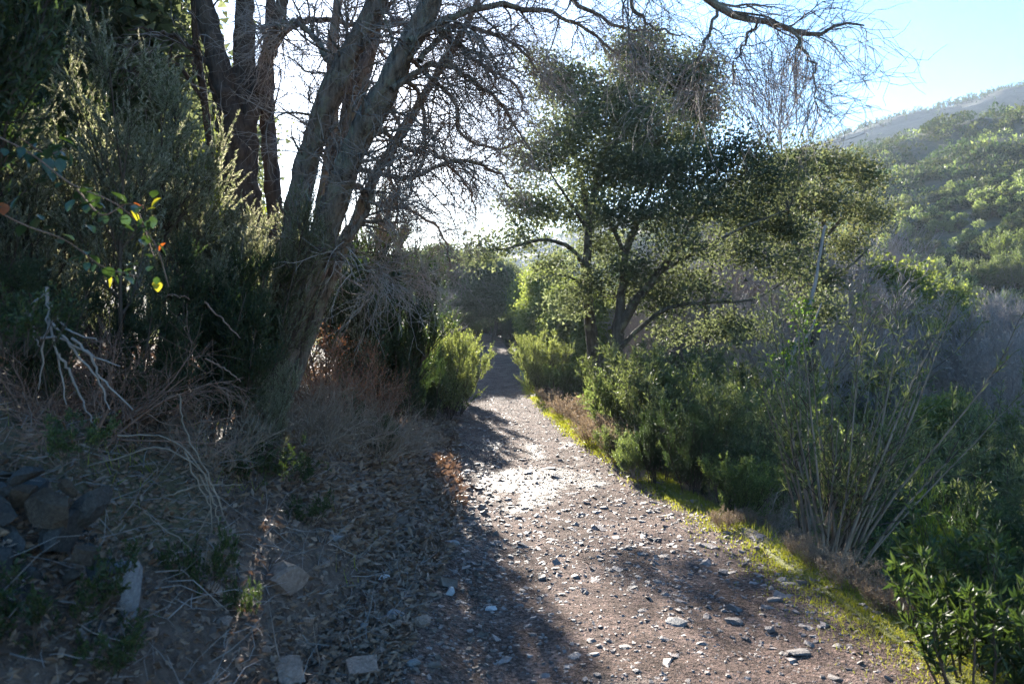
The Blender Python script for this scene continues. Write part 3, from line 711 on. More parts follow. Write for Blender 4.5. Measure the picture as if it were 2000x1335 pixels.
# ------------------------------------------------------------------ the hero trees on the bank
def px_limb(pts, depth, n, wpx, jit=.0):
    """points seen at pixels, with depth (start, end); widths in pixels -> centre line and radii"""
    m = len(pts); dd = np.linspace(depth[0], depth[1], m) if len(depth) == 2 else np.asarray(depth)
    P = np.array([at(x, y, d) for (x, y), d in zip(pts, dd)]); q = catmull(P, n)
    r = np.interp(np.linspace(0, 1, n), np.linspace(0, 1, len(wpx)), wpx)*.5/F*q[:, 1]
    if jit: q[1:-1] += rng.normal(0, jit, (n-2, 3))
    return q, r
def big_bare_tree(name, label, cat, stems, limbs, twn, bmat, tmat, base, twl=(1.1, .55, .24), over=0, droop=-.05):
    root = thing(name, label, cat, base); b = np.asarray(base, float)
    LP, LR = [], []
    for pts, dep, wpx in stems:
        q, r = px_limb(pts, dep, 64, wpx); mb = MB(); tubes(mb, (q-b)[None], r[None]*.95, 22, ridge=.26); mb.build('trunk', bmat, root, True)
        LP.append(catmull(q, 10)); LR.append(np.interp(np.linspace(0, 1, 10), np.linspace(0, 1, 64), r))
    for pts, dep, wpx in limbs:
        q, r = px_limb(pts, dep, 20, wpx, .012); mb = MB(); tubes(mb, (q-b)[None], r[None], 7, ridge=.12); mb.build('limb', bmat, root, True)
        LP.append(catmull(q, 10)); LR.append(np.interp(np.linspace(0, 1, 10), np.linspace(0, 1, 20), r))
    ns = len(stems); LP = np.array(LP); LR = np.array(LR)
    A_, RA_ = [], []
    for sel, n, t0, ln, rr in ((slice(0, ns), twn[0], .38, twl[0], .16), (slice(ns, ns+over), twn[1]//2, .12, twl[0]*.72, .42), (slice(ns+over, None), twn[1], .12, twl[0]*.72, .42)):
        if n == 0 or LP[sel].shape[0] == 0: continue
        p, D, r, i, t = spawn(LP[sel], LR[sel], n, t0, 1, .5, 1.35)
        A_.append(grow(p, D, ln*rng.uniform(.45, 1.15, len(p))*(1.2-.75*t)*np.clip(r/.02, .4, 1), 9, .2, droop)); RA_.append(taper(np.clip(r*rr, .004, .014), np.full(len(p), .002), 9))
    A = np.concatenate(A_); RA = np.concatenate(RA_)
    p, D, r, i, t = spawn(A, RA, twn[2], .1, 1, .35, 1.1); Bq = grow(p, D, twl[1]*rng.uniform(.4, 1.1, len(p)), 7, .24, droop); RB = taper(np.maximum(r*.7, .002), np.full(len(p), .0014), 7)
    p, D, r, i, t = spawn(Bq, RB, twn[3], .1, 1, .35, 1.1); Cq = grow(p, D, twl[2]*rng.uniform(.4, 1.1, len(p)), 4, .3, droop); RC = taper(np.maximum(r*.7, .0018), np.full(len(p), .0012), 4)
    mb = MB(); tubes(mb, A-b, RA, 4); tag(mb.build('branches', bmat, root), kind='stuff')
    mb = MB(); tubes(mb, Bq-b, RB, 3); tubes(mb, Cq-b, RC, 3); tag(mb.build('twigs', tmat, root), kind='stuff')
    return root
bp = ground(535, 6.0)
leaning = big_bare_tree('bare_tree', 'big leaning bare tree with several grey trunks arching over the track', 'tree',
 [([(500, 900), (522, 800), (560, 640), (625, 480), (665, 360), (700, 270), (745, 190), (790, 100), (830, 30), (862, -40), (890, -120)], (6.0, 5.2), [80, 72, 62, 56, 52, 50, 47, 45, 42, 38, 30]),
  ([(505, 880), (530, 740), (570, 490), (585, 380), (622, 245), (665, 140), (712, 55), (755, -40), (790, -130)], (6.15, 5.9), [58, 60, 54, 48, 45, 43, 41, 37, 30]),
  ([(560, 720), (610, 560), (648, 420), (668, 300), (692, 190), (722, 90), (738, -20), (745, -120)], (6.3, 6.6), [44, 46, 44, 40, 38, 34, 32, 26]),
  ([(530, 800), (575, 600), (618, 450), (640, 330), (650, 210), (648, 100), (660, 0), (668, -100)], (6.4, 6.9), [26, 27, 25, 23, 21, 19, 17, 14]),
  ([(570, 760), (640, 560), (690, 440), (735, 340), (790, 250), (850, 150), (905, 60), (960, -60)], (6.2, 6.0), [24, 24, 22, 20, 18, 15, 13, 9])],
 [([(862, -40), (1000, -120), (1180, -110), (1330, -50), (1410, 28), (1480, 38), (1540, 58), (1600, 66), (1655, 48), (1688, 50)], (5.2, 4.6), [30, 26, 22, 18, 15, 13, 11, 8, 5, 3]),
  ([(1540, 58), (1580, 110), (1592, 150), (1590, 200)], (4.7, 4.6), [7, 5, 4, 2]),
  ([(1400, 20), (1365, 120), (1340, 190)], (4.7, 4.7), [7, 5, 3]),
  ([(1480, 38), (1440, 110), (1430, 170)], (4.7, 4.8), [6, 5, 2]),
  ([(880, -90), (980, -60), (1080, -20), (1180, 40), (1250, 60)], (5.2, 5.5), [20, 15, 11, 7, 4]),
  ([(1180, -110), (1220, -20), (1260, 40), (1330, 70)], (5.0, 5.0), [12, 9, 6, 3]),
  ([(800, 80), (870, 40), (960, 10), (1070, 25), (1120, 45), (1180, 80), (1210, 110)], (5.3, 5.6), [14, 13, 11, 9, 7, 5, 3]),
  ([(820, 120), (880, 55), (940, 60), (1010, 95), (1060, 150)], (5.4, 5.9), [12, 11, 9, 6, 3]),
  ([(765, 175), (850, 125), (925, 160), (985, 210), (1040, 300)], (5.4, 6.2), [14, 12, 9, 7, 3]),
  ([(740, 215), (800, 160), (830, 250), (820, 330), (790, 400)], (5.6, 6.3), [12, 10, 8, 6, 3]),
  ([(700, 330), (800, 345), (890, 315), (960, 330), (1000, 370)], (5.7, 6.4), [11, 9, 8, 6, 3]),
  ([(605, 540), (655, 490), (705, 430), (720, 395), (740, 320)], (5.8, 5.6), [20, 17, 13, 10, 6]),
  ([(665, 470), (720, 520), (770, 545), (820, 530)], (5.8, 5.9), [7, 6, 4, 2]),
  ([(660, 140), (600, 60), (560, 45), (520, 85)], (6.0, 6.4), [14, 12, 10, 7]),
  ([(690, 60), (780, 45), (860, 60), (920, 110)], (5.9, 6.2), [12, 11, 8, 4]),
  ([(735, 240), (790, 290), (850, 300), (905, 350), (930, 420)], (5.8, 6.6), [10, 8, 7, 5, 3]),
  ([(690, 360), (740, 400), (800, 410), (860, 450), (880, 520)], (5.9, 6.8), [9, 8, 6, 5, 3]),
  ([(755, 190), (780, 260), (760, 330), (775, 420), (740, 500)], (6.2, 6.6), [9, 8, 7, 5, 3]),
  ([(790, 110), (880, 190), (900, 260), (960, 290), (1010, 280)], (5.6, 6.6), [10, 8, 7, 5, 3]),
  ([(830, 40), (930, 120), (1000, 160), (1030, 220)], (5.5, 6.4), [10, 8, 6, 3]),
],
 (40, 26, 6, 3), M['bark'], M['twig'], bp, over=6)
darks = big_bare_tree('bare_tree', 'dark forked tree behind the leaning trunks with upright black stems', 'tree',
 [([(478, 560), (470, 430), (458, 320), (452, 240), (436, 165), (418, 90), (400, 10), (385, -80)], (7.6, 7.4), [64, 64, 62, 56, 48, 42, 38, 30]),
  ([(495, 520), (480, 330), (474, 210), (476, 110), (478, 0), (478, -100)], (7.65, 7.6), [44, 52, 48, 40, 34, 28]),
  ([(482, 260), (506, 170), (526, 100), (548, 20), (560, -80)], (7.6, 7.5), [34, 32, 28, 24, 20]),
  ([(545, 540), (535, 400), (524, 260), (520, 150), (528, 40), (530, -60)], (7.8, 7.8), [32, 32, 30, 28, 20, 16]),
  ([(415, 330), (398, 190), (384, 90), (378, -20), (372, -100)], (7.9, 7.9), [14, 14, 14, 13, 10])],
 [([(500, 180), (540, 80), (590, 42), (650, 40), (720, 50), (790, 42)], (7.5, 7.0), [16, 14, 12, 11, 9, 5]),
  ([(430, 150), (370, 90), (300, 60), (250, 60)], (7.5, 7.0), [12, 10, 7, 4]),
  ([(400, 200), (350, 130), (290, 120), (240, 150)], (7.9, 7.4), [9, 8, 5, 3])],
 (6, 7, 4, 2), M['dark_bark'], M['twig'], ground(478, 7.6))

# ------------------------------------------------------------------ holm oaks right of the track
def px_lobes(rows, dmid):
    out = []
    for px, py, rx, ry, dd in rows:
        d = dmid+dd; out.append((at(px, py, d), (rx/F*d, min(rx, ry)*1.1/F*d, ry/F*d)))
    return out
def placed_tree(name, label, cat, base, limbs, lobes, lmat, bmat, group=None, **k):
    b = np.asarray(base, float)
    L = [(np.array([at(x, y, d) for (x, y, d) in pts])-b, .8*wa/2/F*pts[0][2], .7*wb/2/F*pts[-1][2]) for pts, wa, wb in limbs]
    o = tree(name, L, [(c-b, r) for c, r in lobes], lmat, bmat, **k)
    o.location = tuple(b); return tag(o, label, cat, group)
b1 = ground(1172, 17.0)
placed_tree('holm_oak', 'tall holm oak with dark straight trunk and ragged blue green crown beside the track', 'tree', b1,
 [([(1178, 810, 17), (1160, 700, 17), (1150, 600, 17), (1145, 520, 17), (1152, 430, 17), (1170, 330, 17), (1200, 230, 17.2), (1240, 130, 17.2)], 34, 8),
  ([(1146, 530, 17), (1115, 485, 16.6), (1060, 468, 16.2), (1010, 480, 16), (960, 490, 15.8)], 13, 4),
  ([(1150, 450, 17), (1110, 390, 16.8), (1070, 330, 16.5)], 12, 4), ([(1152, 430, 17), (1130, 330, 17.2), (1110, 240, 17.4), (1090, 170, 17.5)], 13, 4),
  ([(1160, 370, 17), (1220, 320, 16.6), (1270, 270, 16.2)], 12, 4), ([(1180, 300, 17), (1270, 210, 17), (1330, 160, 17)], 11, 3), ([(1150, 560, 17), (1110, 540, 16.4), (1080, 535, 16)], 8, 3)],
 px_lobes([(1270, 74, 30, 24, .1), (1212, 92, 26, 20, 0), (1378, 138, 30, 28, .3), (1142, 150, 24, 20, .1), (1398, 205, 24, 28, .3), (1045, 120, 26, 20, .6), (1245, 120, 62, 52, .2), (1325, 165, 72, 66, .4), (1180, 195, 74, 56, 0), (1085, 160, 50, 50, .5), (1120, 260, 84, 52, -.3), (1240, 230, 70, 50, -.5), (1290, 290, 90, 56, .2), (1055, 300, 62, 44, -.4), (1180, 340, 100, 52, -.2), (1050, 400, 58, 36, -.3), (1130, 415, 66, 38, .6), (965, 478, 46, 24, -1), (1030, 460, 52, 24, -.6), (1360, 235, 40, 50, .6), (1085, 520, 46, 24, -.8), (1180, 480, 50, 30, .8), (1110, 590, 40, 26, -.6), (1015, 400, 40, 26, -.4), (930, 500, 40, 18, -1.2)], 17),
 M['oak'], M['oak_bark'], per_vol=290, n=38, sig=.19, ll=.07, lw=.044, tw=.3)
b2 = ground(1215, 15.6)
placed_tree('holm_oak', 'spreading holm oak with pale forked trunks leaning over the slope to the right', 'tree', b2,
 [([(1205, 830, 15.6), (1196, 740, 15.6), (1203, 660, 15.6), (1213, 590, 15.6), (1222, 500, 15.7), (1250, 420, 15.8), (1290, 330, 16)], 40, 10),
  ([(1206, 650, 15.6), (1240, 590, 15.4), (1285, 535, 15.2), (1330, 470, 15), (1365, 410, 15), (1420, 350, 15)], 24, 6),
  ([(1204, 690, 15.6), (1250, 640, 15.2), (1310, 600, 14.8), (1400, 590, 14.6), (1480, 580, 14.6), (1560, 530, 14.8)], 14, 4),
  ([(1285, 535, 15.2), (1380, 480, 14.8), (1460, 440, 14.8), (1540, 410, 15)], 11, 4), ([(1222, 500, 15.7), (1190, 430, 15.5), (1160, 370, 15.4)], 12, 4), ([(1250, 420, 15.8), (1330, 380, 15.6), (1400, 330, 15.6)], 11, 4),
  ([(1385, 700, 16.4), (1382, 600, 16.4), (1392, 500, 16.4), (1420, 420, 16.2)], 18, 6)],
 px_lobes([(1340, 340, 84, 50, .2), (1440, 300, 62, 40, 0), (1500, 350, 62, 52, -.3), (1400, 400, 90, 46, -.2), (1290, 420, 74, 38, -.4), (1490, 440, 70, 40, .2), (1200, 420, 60, 36, -.3), (1330, 480, 60, 30, -.8), (1440, 490, 62, 32, -.4), (1250, 330, 60, 40, .6), (1550, 320, 40, 34, .3), (1530, 520, 56, 30, -.6), (1380, 570, 46, 20, -.9), (1600, 600, 50, 30, -.6), (1290, 560, 44, 26, .3), (1450, 640, 50, 26, -.7), (1330, 650, 46, 22, -.2), (1240, 560, 30, 30, .5), (1540, 450, 40, 30, .2), (1230, 520, 46, 30, -.3), (1300, 600, 44, 26, -.2), (1395, 640, 48, 24, -.3), (1160, 560, 34, 36, .8), (1340, 545, 50, 24, .4)], 15.4),
 M['oak'], M['oak_bark'], per_vol=290, n=38, sig=.19, ll=.068, lw=.044, tw=.3, trunk_names=2)
b3 = ground(1610, 19)
placed_tree('holm_oak', 'grey green open crowned oak standing below the bare poplar', 'tree', b3,
 [([(1600, 900, 19), (1590, 700, 19), (1600, 540, 19), (1610, 400, 19), (1600, 310, 19)], 26, 8), ([(1600, 540, 19), (1540, 460, 18.6), (1500, 400, 18.4)], 12, 4), ([(1605, 470, 19), (1660, 410, 18.8), (1690, 370, 18.8)], 10, 4), ([(1600, 560, 19), (1660, 520, 18.6), (1700, 480, 18.6)], 10, 4)],
 px_lobes([(1580, 320, 60, 34, 0), (1650, 330, 56, 34, .3), (1540, 390, 58, 36, -.2), (1620, 400, 70, 34, -.3), (1690, 420, 46, 32, 0), (1560, 470, 56, 30, -.2), (1660, 480, 56, 26, .2), (1600, 545, 52, 28, -.4), (1700, 350, 30, 24, .2)], 19),
 M['grey_oak'], M['oak_bark'], per_vol=170, n=44, sig=.2, ll=.08, lw=.046, tw=.3)
ivy_base = ground(1525, 12.5)
iv = placed_tree('ivy_clad_tree', 'slanting thin bare trunk wrapped in ivy on the slope', 'tree', ivy_base,
 [([(1515, 800, 12.5), (1545, 700, 12.6), (1572, 620, 12.7), (1590, 560, 12.8), (1610, 440, 13)], 17, 7), ([(1548, 690, 12.6), (1580, 650, 12.7), (1605, 590, 12.9)], 10, 4)],
 [(at(1566, 640, 12.65), (.16, .16, .5)), (at(1528, 715, 12.45), (.2, .16, .28)), (at(1552, 680, 12.55), (.16, .16, .3))], M['ivy'], M['twig'], per_vol=500, n=16, sig=.07, ll=.06, lw=.05, tw=0.1)
pop = bare_tree('bare_poplar', 16.5, 20, 6, 3, 0, M['twig'], M['twig'], .2, .06, .12, .8, (.40, .2, .10), .40, .013)
pop.location = tuple(ground(1530, 30)); tag(pop, 'tall bare tree with fan of fine upswept twigs against the sky', 'tree')

# ------------------------------------------------------------------ plants by kind
K = {}
K['heath'] = Kind('tree_heath', lambda: shrub('tree_heath', 2.2, .38, 9, 15, 13, 'needle', M['heath'], M['brown_twig'], 25, .030, .0095, .12, .14, .30, .14, .3, .016, .12, plume=M['plume']), 2)
K['dark'] = Kind('dark_heath', lambda: shrub('dark_heath', 2.2, .36, 10, 15, 12, 'needle', M['dark_heath'], M['brown_twig'], 44, .034, .0125, .12, .14, .30, .14, .3, .016, .10), 2)
K['bush'] = Kind('rockrose_bush', lambda: shrub('rockrose_bush', 1.2, .75, 18, 9, 7, 'leaf', M['bush'], M['brown_twig'], 14, .055, .018, .12, .14, .34, .2, .2, .010, .15), 2)
K['sunbush'] = Kind('bright_bush', lambda: shrub('bright_bush', 1.2, .62, 22, 10, 8, 'leaf', M['sunbush'], M['brown_twig'], 13, .042, .014, .12, .16, .30, .17, .25, .009, .08), 2)
K['pale'] = Kind('pale_bush', lambda: shrub('pale_bush', 1.2, .75, 18, 10, 8, 'leaf', M['pale_bush'], M['twig'], 15, .045, .018, .12, .12, .34, .2, .2, .010, .15), 2)
K['cane'] = Kind('willow_shrub', lambda: shrub('willow_shrub', 2.2, .42, 20, 8, 4, 'leaf', M['willow'], M['brown_twig'], 15, .09, .018, .08, .10, .26, .15, .3, .011, .3, .9), 2)
K['brush'] = Kind('dry_brush', lambda: shrub('dry_brush', .9, 1.1, 22, 9, 5, None, None, M['dry_twig'], 0, 0, 0, .24, .02, .42, .26, .25, .009, .1), 2)
K['redbrush'] = Kind('reddish_brush', lambda: shrub('reddish_brush', .9, 1.2, 22, 9, 6, None, None, M['red_twig'], 0, 0, 0, .26, -.02, .42, .26, .25, .008, .1), 1)
K['rust'] = Kind('rusty_shrub', lambda: shrub('rusty_shrub', 1.3, .8, 16, 10, 7, 'leaf', M['rust'], M['red_twig'], 4, .03, .016, .2, .06, .4, .24, .25, .008, .1), 1)
K['straw'] = Kind('dry_grass_clump', lambda: shrub('dry_grass_clump', .7, .8, 34, 5, 3, 'leaf', M['dry'], M['red_twig'], 6, .05, .012, .14, .05, .4, .22, .25, .006, .2), 2)
K['bare'] = Kind('bare_sapling', lambda: bare_tree('bare_sapling', 5, 16, 9, 7, 2, M['twig'], M['pale_twig'], .055, .14, .07, .8, (.42, .24, .12), .12, .0065), 2)
K['oak'] = Kind('holm_oak', lambda: generic_tree('holm_oak', 6, 2.2, M['oak'], M['oak_bark'], .22, 11, per_vol=120, n=56, sig=.24, ll=.12, lw=.075, tw=.2), 2)
K['sun_oak'] = Kind('holm_oak', lambda: generic_tree('holm_oak', 6, 2.2, M['sun_oak'], M['oak_bark'], .12, 12, per_vol=110, n=56, sig=.24, ll=.11, lw=.07, tw=.2), 2)
K['yellow'] = Kind('yellow_green_shrub', lambda: shrub('yellow_green_shrub', 1.3, .5, 8, 8, 5, 'leaf', M['yellow'], M['brown_twig'], 10, .06, .014, .1, .1, .3, .18, .2, .009, .3), 1)
K['low'] = Kind('low_plant', lambda: shrub('low_plant', .4, .9, 14, 5, 4, 'leaf', M['rockrose'], M['brown_twig'], 9, .03, .012, .15, .1, .4, .25, .2, .004, .1), 2)

def put(kind, px, d, h, label, cat='shrub', group=None, var=None, dz=0.0, hw=1.0, ref=None):
    refs = dict(sunbush=1.2, heath=2.2, dark=2.2, bush=1.2, pale=1.2, cane=2.2, brush=.9, redbrush=.9, rust=1.3, straw=.7, bare=5, oak=6, sun_oak=6, yellow=1.3, low=.4)
    p = ground(px, d); p[2] += dz; k = h/refs[kind]
    return K[kind].put(p, (k*hw, k*hw, k), label, cat, group, None, var)

# left bank
put('dark', -260, 3.2, 3.9, 'tall dark heath at the very edge of the view above the stone wall', hw=.75, cat='shrub')
put('dark', -150, 4.6, 4.0, 'tallest black green heath rising out of the picture behind the brambles', hw=.6)
put('dark', -20, 6.4, 4.3, 'tall dark heath half hidden behind the tallest heath', hw=.7)
put('heath', 150, 4.1, 2.0, 'silvery heath with sunlit tips just behind the brambles')
put('heath', 290, 5.2, 2.25, 'tallest silvery heath glowing along its plumed top')
put('heath', 390, 5.6, 1.9, 'silvery heath between the tallest plume and the dark forked tree')
put('heath', 455, 5.6, 1.7, 'silvery heath pressed against the leaning trunks')
put('dark', 410, 4.7, 1.2, 'dark green heath in shade in front of the silvery heaths')
put('dark', 468, 5.3, 1.3, 'dark heath at the foot of the leaning trunks')
put('dark', 270, 4.0, .9, 'low dark heath above the arching dry canes')
put('dark', 90, 3.6, .8, 'low dark heath shading the dead fan of twigs')
put('heath', 520, 4.9, .75, 'small pale heath catching a strip of sun below the leaning trunks', hw=.7)
put('low', 505, 4.55, .32, 'small leafy green plant lit by the sun on the leaf litter', 'plant')
put('low', 560, 4.9, .26, 'low broad leaved plant beside the sunlit green plant', 'plant')
put('low', 600, 4.6, .2, 'mat of tiny green leaves lower on the bank', 'plant')
put('low', 390, 3.1, .3, 'yellow green heath seedling below the dry canes', 'plant', hw=.6)
put('low', 475, 3.15, .2, 'thin green seedling right beside the large angular block', 'plant', hw=.5)
put('low', 140, 2.5, .16, 'bright little fern growing between the wall stones', 'plant', dz=.5)
put('low', 10, 2.75, .3, 'reddish leafed plant on top of the wall end', 'plant', dz=.55)
put('low', 215, 2.35, .2, 'dark leafy sprout at the base of the ruined wall', 'plant')
put('low', 100, 2.3, .28, 'dark long leaved sprout in front of the ruined wall', 'plant')
put('redbrush', 140, 3.6, .75, 'heap of reddish dry bracken stems above the wall', 'brush')
put('redbrush', 235, 4.0, .6, 'reddish dead brush next to the bracken heap', 'brush')
put('brush', 420, 4.3, .5, 'grey dead brush under the dark heath', 'brush')
put('rust', 655, 7.6, 1.1, 'rusty leaved thicket glowing just right of the leaning trunk base')
put('rust', 715, 8.6, .85, 'second rusty thicket with orange leaves near the cone shaped heath')
put('brush', 640, 6.6, .8, 'grey tangle of dry twigs below the rusty thicket', 'brush')
put('brush', 720, 7.4, .75, 'grey tangle of dry twigs hanging over the shaded bank', 'brush')
put('brush', 590, 6.0, .75, 'grey dry tangle between leaning trunk and rusty thicket', 'brush')
put('brush', 790, 9.3, .55, 'low dry twigs where the bank meets the wet track', 'brush')
put('dark', 740, 7.7, .5, 'small rounded dark heath low on the shaded bank', hw=1.2)
put('dark', 690, 7.5, .55, 'small narrow heath up the shaded bank', hw=.7)
put('dark', 752, 12.0, 3.4, 'tall cone shaped dark heath left of the track', hw=.9)
put('dark', 722, 12.8, 3.1, 'second dark heath close behind the cone shaped one', hw=.9)
put('dark', 40, 6.9, 2.6, 'dark heath filling the gap behind the brambles')
put('dark', 130, 7.4, 2.6, 'dark heath deep behind the silvery heaths')
put('dark', -30, 5.4, 2.2, 'dark heath low at the left end of the heath wall')
put('dark', 700, 11.0, 2.4, 'broad dark heath filling in behind the rusty thicket')
put('dark', 785, 11.6, 1.7, 'rounded dark heath at the cone shaped heath foot', hw=.9)
put('dark', 808, 12.6, 1.6, 'dark heath overhanging the left edge of the track', hw=.7)
put('dark', 836, 14.0, 1.3, 'dark heath merging into the bright leafy bushes', hw=.7)
put('sunbush', 852, 16.5, 2.3, 'bright leafy bush behind the dark heaths on the left edge', hw=.75)
put('sunbush', 876, 18.5, 2.3, 'bright rounded bush leaning over the left edge of the track', hw=.85)
put('sunbush', 893, 22.0, 2.0, 'farthest bright bush on the left edge of the track', hw=.85)
put('brush', 830, 14.6, .5, 'thin dry stems below the bright leafy bushes', 'brush')
put('heath', 715, 14.0, 3.0, 'pale sunlit heath glimpsed behind the cone shaped heath', hw=.7)
put('heath', 650, 10.5, 2.4, 'pale heath glimpsed between leaning trunk and cone shaped heath')
put('yellow', 335, 11.0, 4.0, 'yellow green sunlit young tree behind the silvery heaths', 'tree', hw=.7)
put('yellow', 270, 13, 4.6, 'taller yellow green young tree farther up the bank', 'tree', hw=.7)
for px, d, h, lb in [(60, 9, 6.0, 'dark oak high on the bank behind the tallest heath'), (20, 15, 7.5, 'dark oak behind the yellow green young trees'), (-60, 8, 6.5, 'dark oak at the very edge of the bank'),
                     (400, 24, 6, 'distant oak seen between the dark forked stems'), (560, 34, 4.2, 'distant oak behind the leaning trunks'), (300, 22, 9, 'oak far up the bank behind the dark forked tree')]:
    put('oak', px, d, h, lb, 'tree')
for px, d, h, lb in [(600, 22, 2.6, 'slim bare sapling behind the rusty thicket'), (690, 22, 2.4, 'bare sapling rising behind the cone shaped heath'), (822, 26, 4.0, 'pale bare tree leaning at the left bend of the track')]:
    put('bare', px, d, h, lb, 'tree')

# the end of the track
for kind, px, d, h, hw, lb in [('oak', 962, 46, 5.8, .95, 'round dark oak standing at the end of the track'), ('oak', 868, 50, 6.3, 1.0, 'blue dark oak left of the oak at the track end'),
    ('oak', 1015, 52, 5.6, 1.0, 'dark oak just behind the oak at the track end'), ('oak', 800, 44, 5.0, 1.0, 'dark oak above the far bend of the track'), ('oak', 915, 60, 5.0, 1.0, 'faint oak in the gap over the bend'),
    ('oak', 720, 40, 4.2, 1.1, 'oak on the bank beyond the cone shaped heath'), ('oak', 640, 48, 4.0, 1.1, 'oak far behind the rusty thicket'),
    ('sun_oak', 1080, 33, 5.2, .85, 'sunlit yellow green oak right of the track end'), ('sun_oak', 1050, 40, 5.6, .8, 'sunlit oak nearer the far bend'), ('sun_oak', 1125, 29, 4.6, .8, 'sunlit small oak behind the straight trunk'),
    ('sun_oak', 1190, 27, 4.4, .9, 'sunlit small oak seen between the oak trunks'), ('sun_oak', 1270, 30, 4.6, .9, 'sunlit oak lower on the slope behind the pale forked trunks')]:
    put(kind, px, d, h, lb, 'tree', hw=hw)
put('dark', 1000, 40, 1.9, 'dark shrub at the right side of the far bend', hw=1.1)
put('dark', 930, 47, 1.6, 'dark shrub at the left side of the far bend', hw=1.1)

for i in range(26):
    px = rng.uniform(560, 1330); d = rng.uniform(50, 66)
    put('dark' if i % 2 else 'pale', px, d, rng.uniform(2.5, 5), 'dense shrub in the undergrowth beyond the far bend', 'shrub', 'shrubs beyond the far bend', hw=1.3)
for px, d in [(780, 46), (815, 48), (845, 47), (880, 49), (905, 51), (985, 49), (1010, 47), (1035, 45), (1065, 43), (925, 55), (950, 56), (975, 54)]:
    put('dark', px, d, rng.uniform(1.5, 2.1), 'dense shrub in the undergrowth beyond the far bend', 'shrub', 'shrubs beyond the far bend', hw=1.5)
# right edge of the track
put('sunbush', 1062, 25, 2.3, 'bright green round bush on the right edge of the track', hw=.95)
put('bush', 1120, 23, 1.6, 'dark green leafy bush in front of the straight oak trunk')
put('bush', 1180, 17.5, 1.2, 'dark leafy bush at the feet of the oak trunks')
straws = [(1075, 21, .55, 'dry brown grass below the bright round bush'), (1110, 18, .75, 'tall dry grass on the verge below the oak trunks'), (1150, 16, .85, 'reddish dry stalks left of the red leaved sprig'), (1190, 14, .85, 'dry stalks in front of the red leaved sprig'), (1165, 13, .6, 'pale dry grass leaning over the track edge'), (1215, 12, .8, 'dry stalks beside the pale low bushes'), (1245, 11, .7, 'dry grass behind the dark heath on the verge')]
for px, d, h, lb in straws: put('straw', px, d, h, lb, 'grass clump')
for i in range(8):
    d = rng.uniform(11, 20); s = HW+rng.uniform(.25, 1.1); px = 1000+(float(xc(d))+s)/d*F
    put('straw', px, d, rng.uniform(.4, .8), 'small clump of dry brown grass on the right verge', 'grass clump', 'dry grass clumps on the right verge')
K['redsprig'] = Kind('red_sprig', lambda: shrub('red_sprig', .5, .5, 6, 4, 3, 'leaf', M['red'], M['red_twig'], 5, .05, .03, .1, .1, .3, .2, .08, .005, .4), 1)
K['redsprig'].put(ground(1190, 14.6)+np.array([0, 0, .35]), 1, 'small sprig of red leaves in the dry grass', 'plant')
for px, d, h, lb in [(1205, 11.0, .55, 'pale leafy low bush at the track edge'), (1240, 9.6, .6, 'soft pale bush beside the dark verge heath'), (1265, 12.0, .8, 'pale bush behind the soft low bush')]: put('pale', px, d, h, lb)
put('dark', 1345, 8.4, 1.1, 'dark rounded heath hanging over the right verge', hw=1.0)
put('dark', 1285, 9.2, .9, 'smaller dark heath beside the rounded verge heath', hw=1.1)
put('bush', 1440, 7.4, .7, 'small leafy sprout between dark heath and thin stemmed shrub')
canes = [(1250, 13.0, 2.4, 'willowy green shrub in front of the pale forked trunks'), (1310, 11.5, 2.5, 'tall willowy shrub above the dark verge heath'), (1370, 12.5, 2.7, 'willowy shrub right of the dark verge heath'), (1430, 10.5, 2.3, 'willowy shrub under the low oak branch'), (1490, 12, 2.4, 'willowy shrub at the ivy clad trunk'), (1400, 9.0, 1.9, 'shorter willowy shrub behind the dark verge heath'), (1520, 9.0, 1.9, 'shorter willowy shrub behind the thin stemmed shrub')]
for px, d, h, lb in canes: put('cane', px, d, h, lb)
for px, d, h, lb in [(1460, 7.6, .8, 'grey dry brush on the drop beyond the verge'), (1700, 5.8, .6, 'dry brush in the ditch beside the thin stemmed shrub'), (1560, 6.6, .7, 'dry brush at the foot of the thin stemmed shrub'), (1790, 5.0, .6, 'dry brush behind the big leaved rockrose'), (1660, 7.6, 1.0, 'dead brush tangle deep in the ditch')]: put('brush', px, d, h, lb, 'brush')
for px, d, h, lb in [(1415, 6.6, .2, 'tuft of straw on the edge of the moss'), (1660, 4.6, .25, 'straw stalks standing in the mossy verge'), (1600, 5.1, .2, 'straw stalks below the thin stemmed shrub'), (1730, 4.2, .2, 'last straw stalks before the rockrose')]: put('straw', px, d, h, lb, 'grass clump')
for kind, px, d, h, lb in [('pale', 1740, 8.0, 1.0, 'sunlit pale bush glimpsed through the thin stems'), ('bush', 1830, 7.5, .8, 'sunlit leafy bush deeper in the ditch'), ('pale', 1690, 10, 1.6, 'pale bush farther down the slope'), ('bush', 1900, 6.0, .7, 'leafy bush above the big leaved rockrose'), ('dark', 1985, 6.0, 2.2, 'dark heath at the far edge of the slope'), ('dark', 1930, 8.5, 2.4, 'dark heath below the yellow green sprays'), ('cane', 1965, 9.5, 2.6, 'willowy tall shrub behind the yellow green sprays'), ('dark', 1800, 11, 2.2, 'dark heath low in the valley brush')]:
    put(kind, px, d, h, lb)
put('yellow', 1915, 7.2, 2.7, 'yellow green leafy sprays standing over the ditch', hw=.5)
for px, d, h, lb in [(1770, 11.5, 2.3, 'willowy shrub seen through the fan of thin stems'), (1860, 10.0, 2.2, 'willowy shrub just under the yellow green sprays'), (1930, 12.5, 3.0, 'willowy shrub between the yellow green sprays and the hillside')]: put('cane', px, d, h, lb)
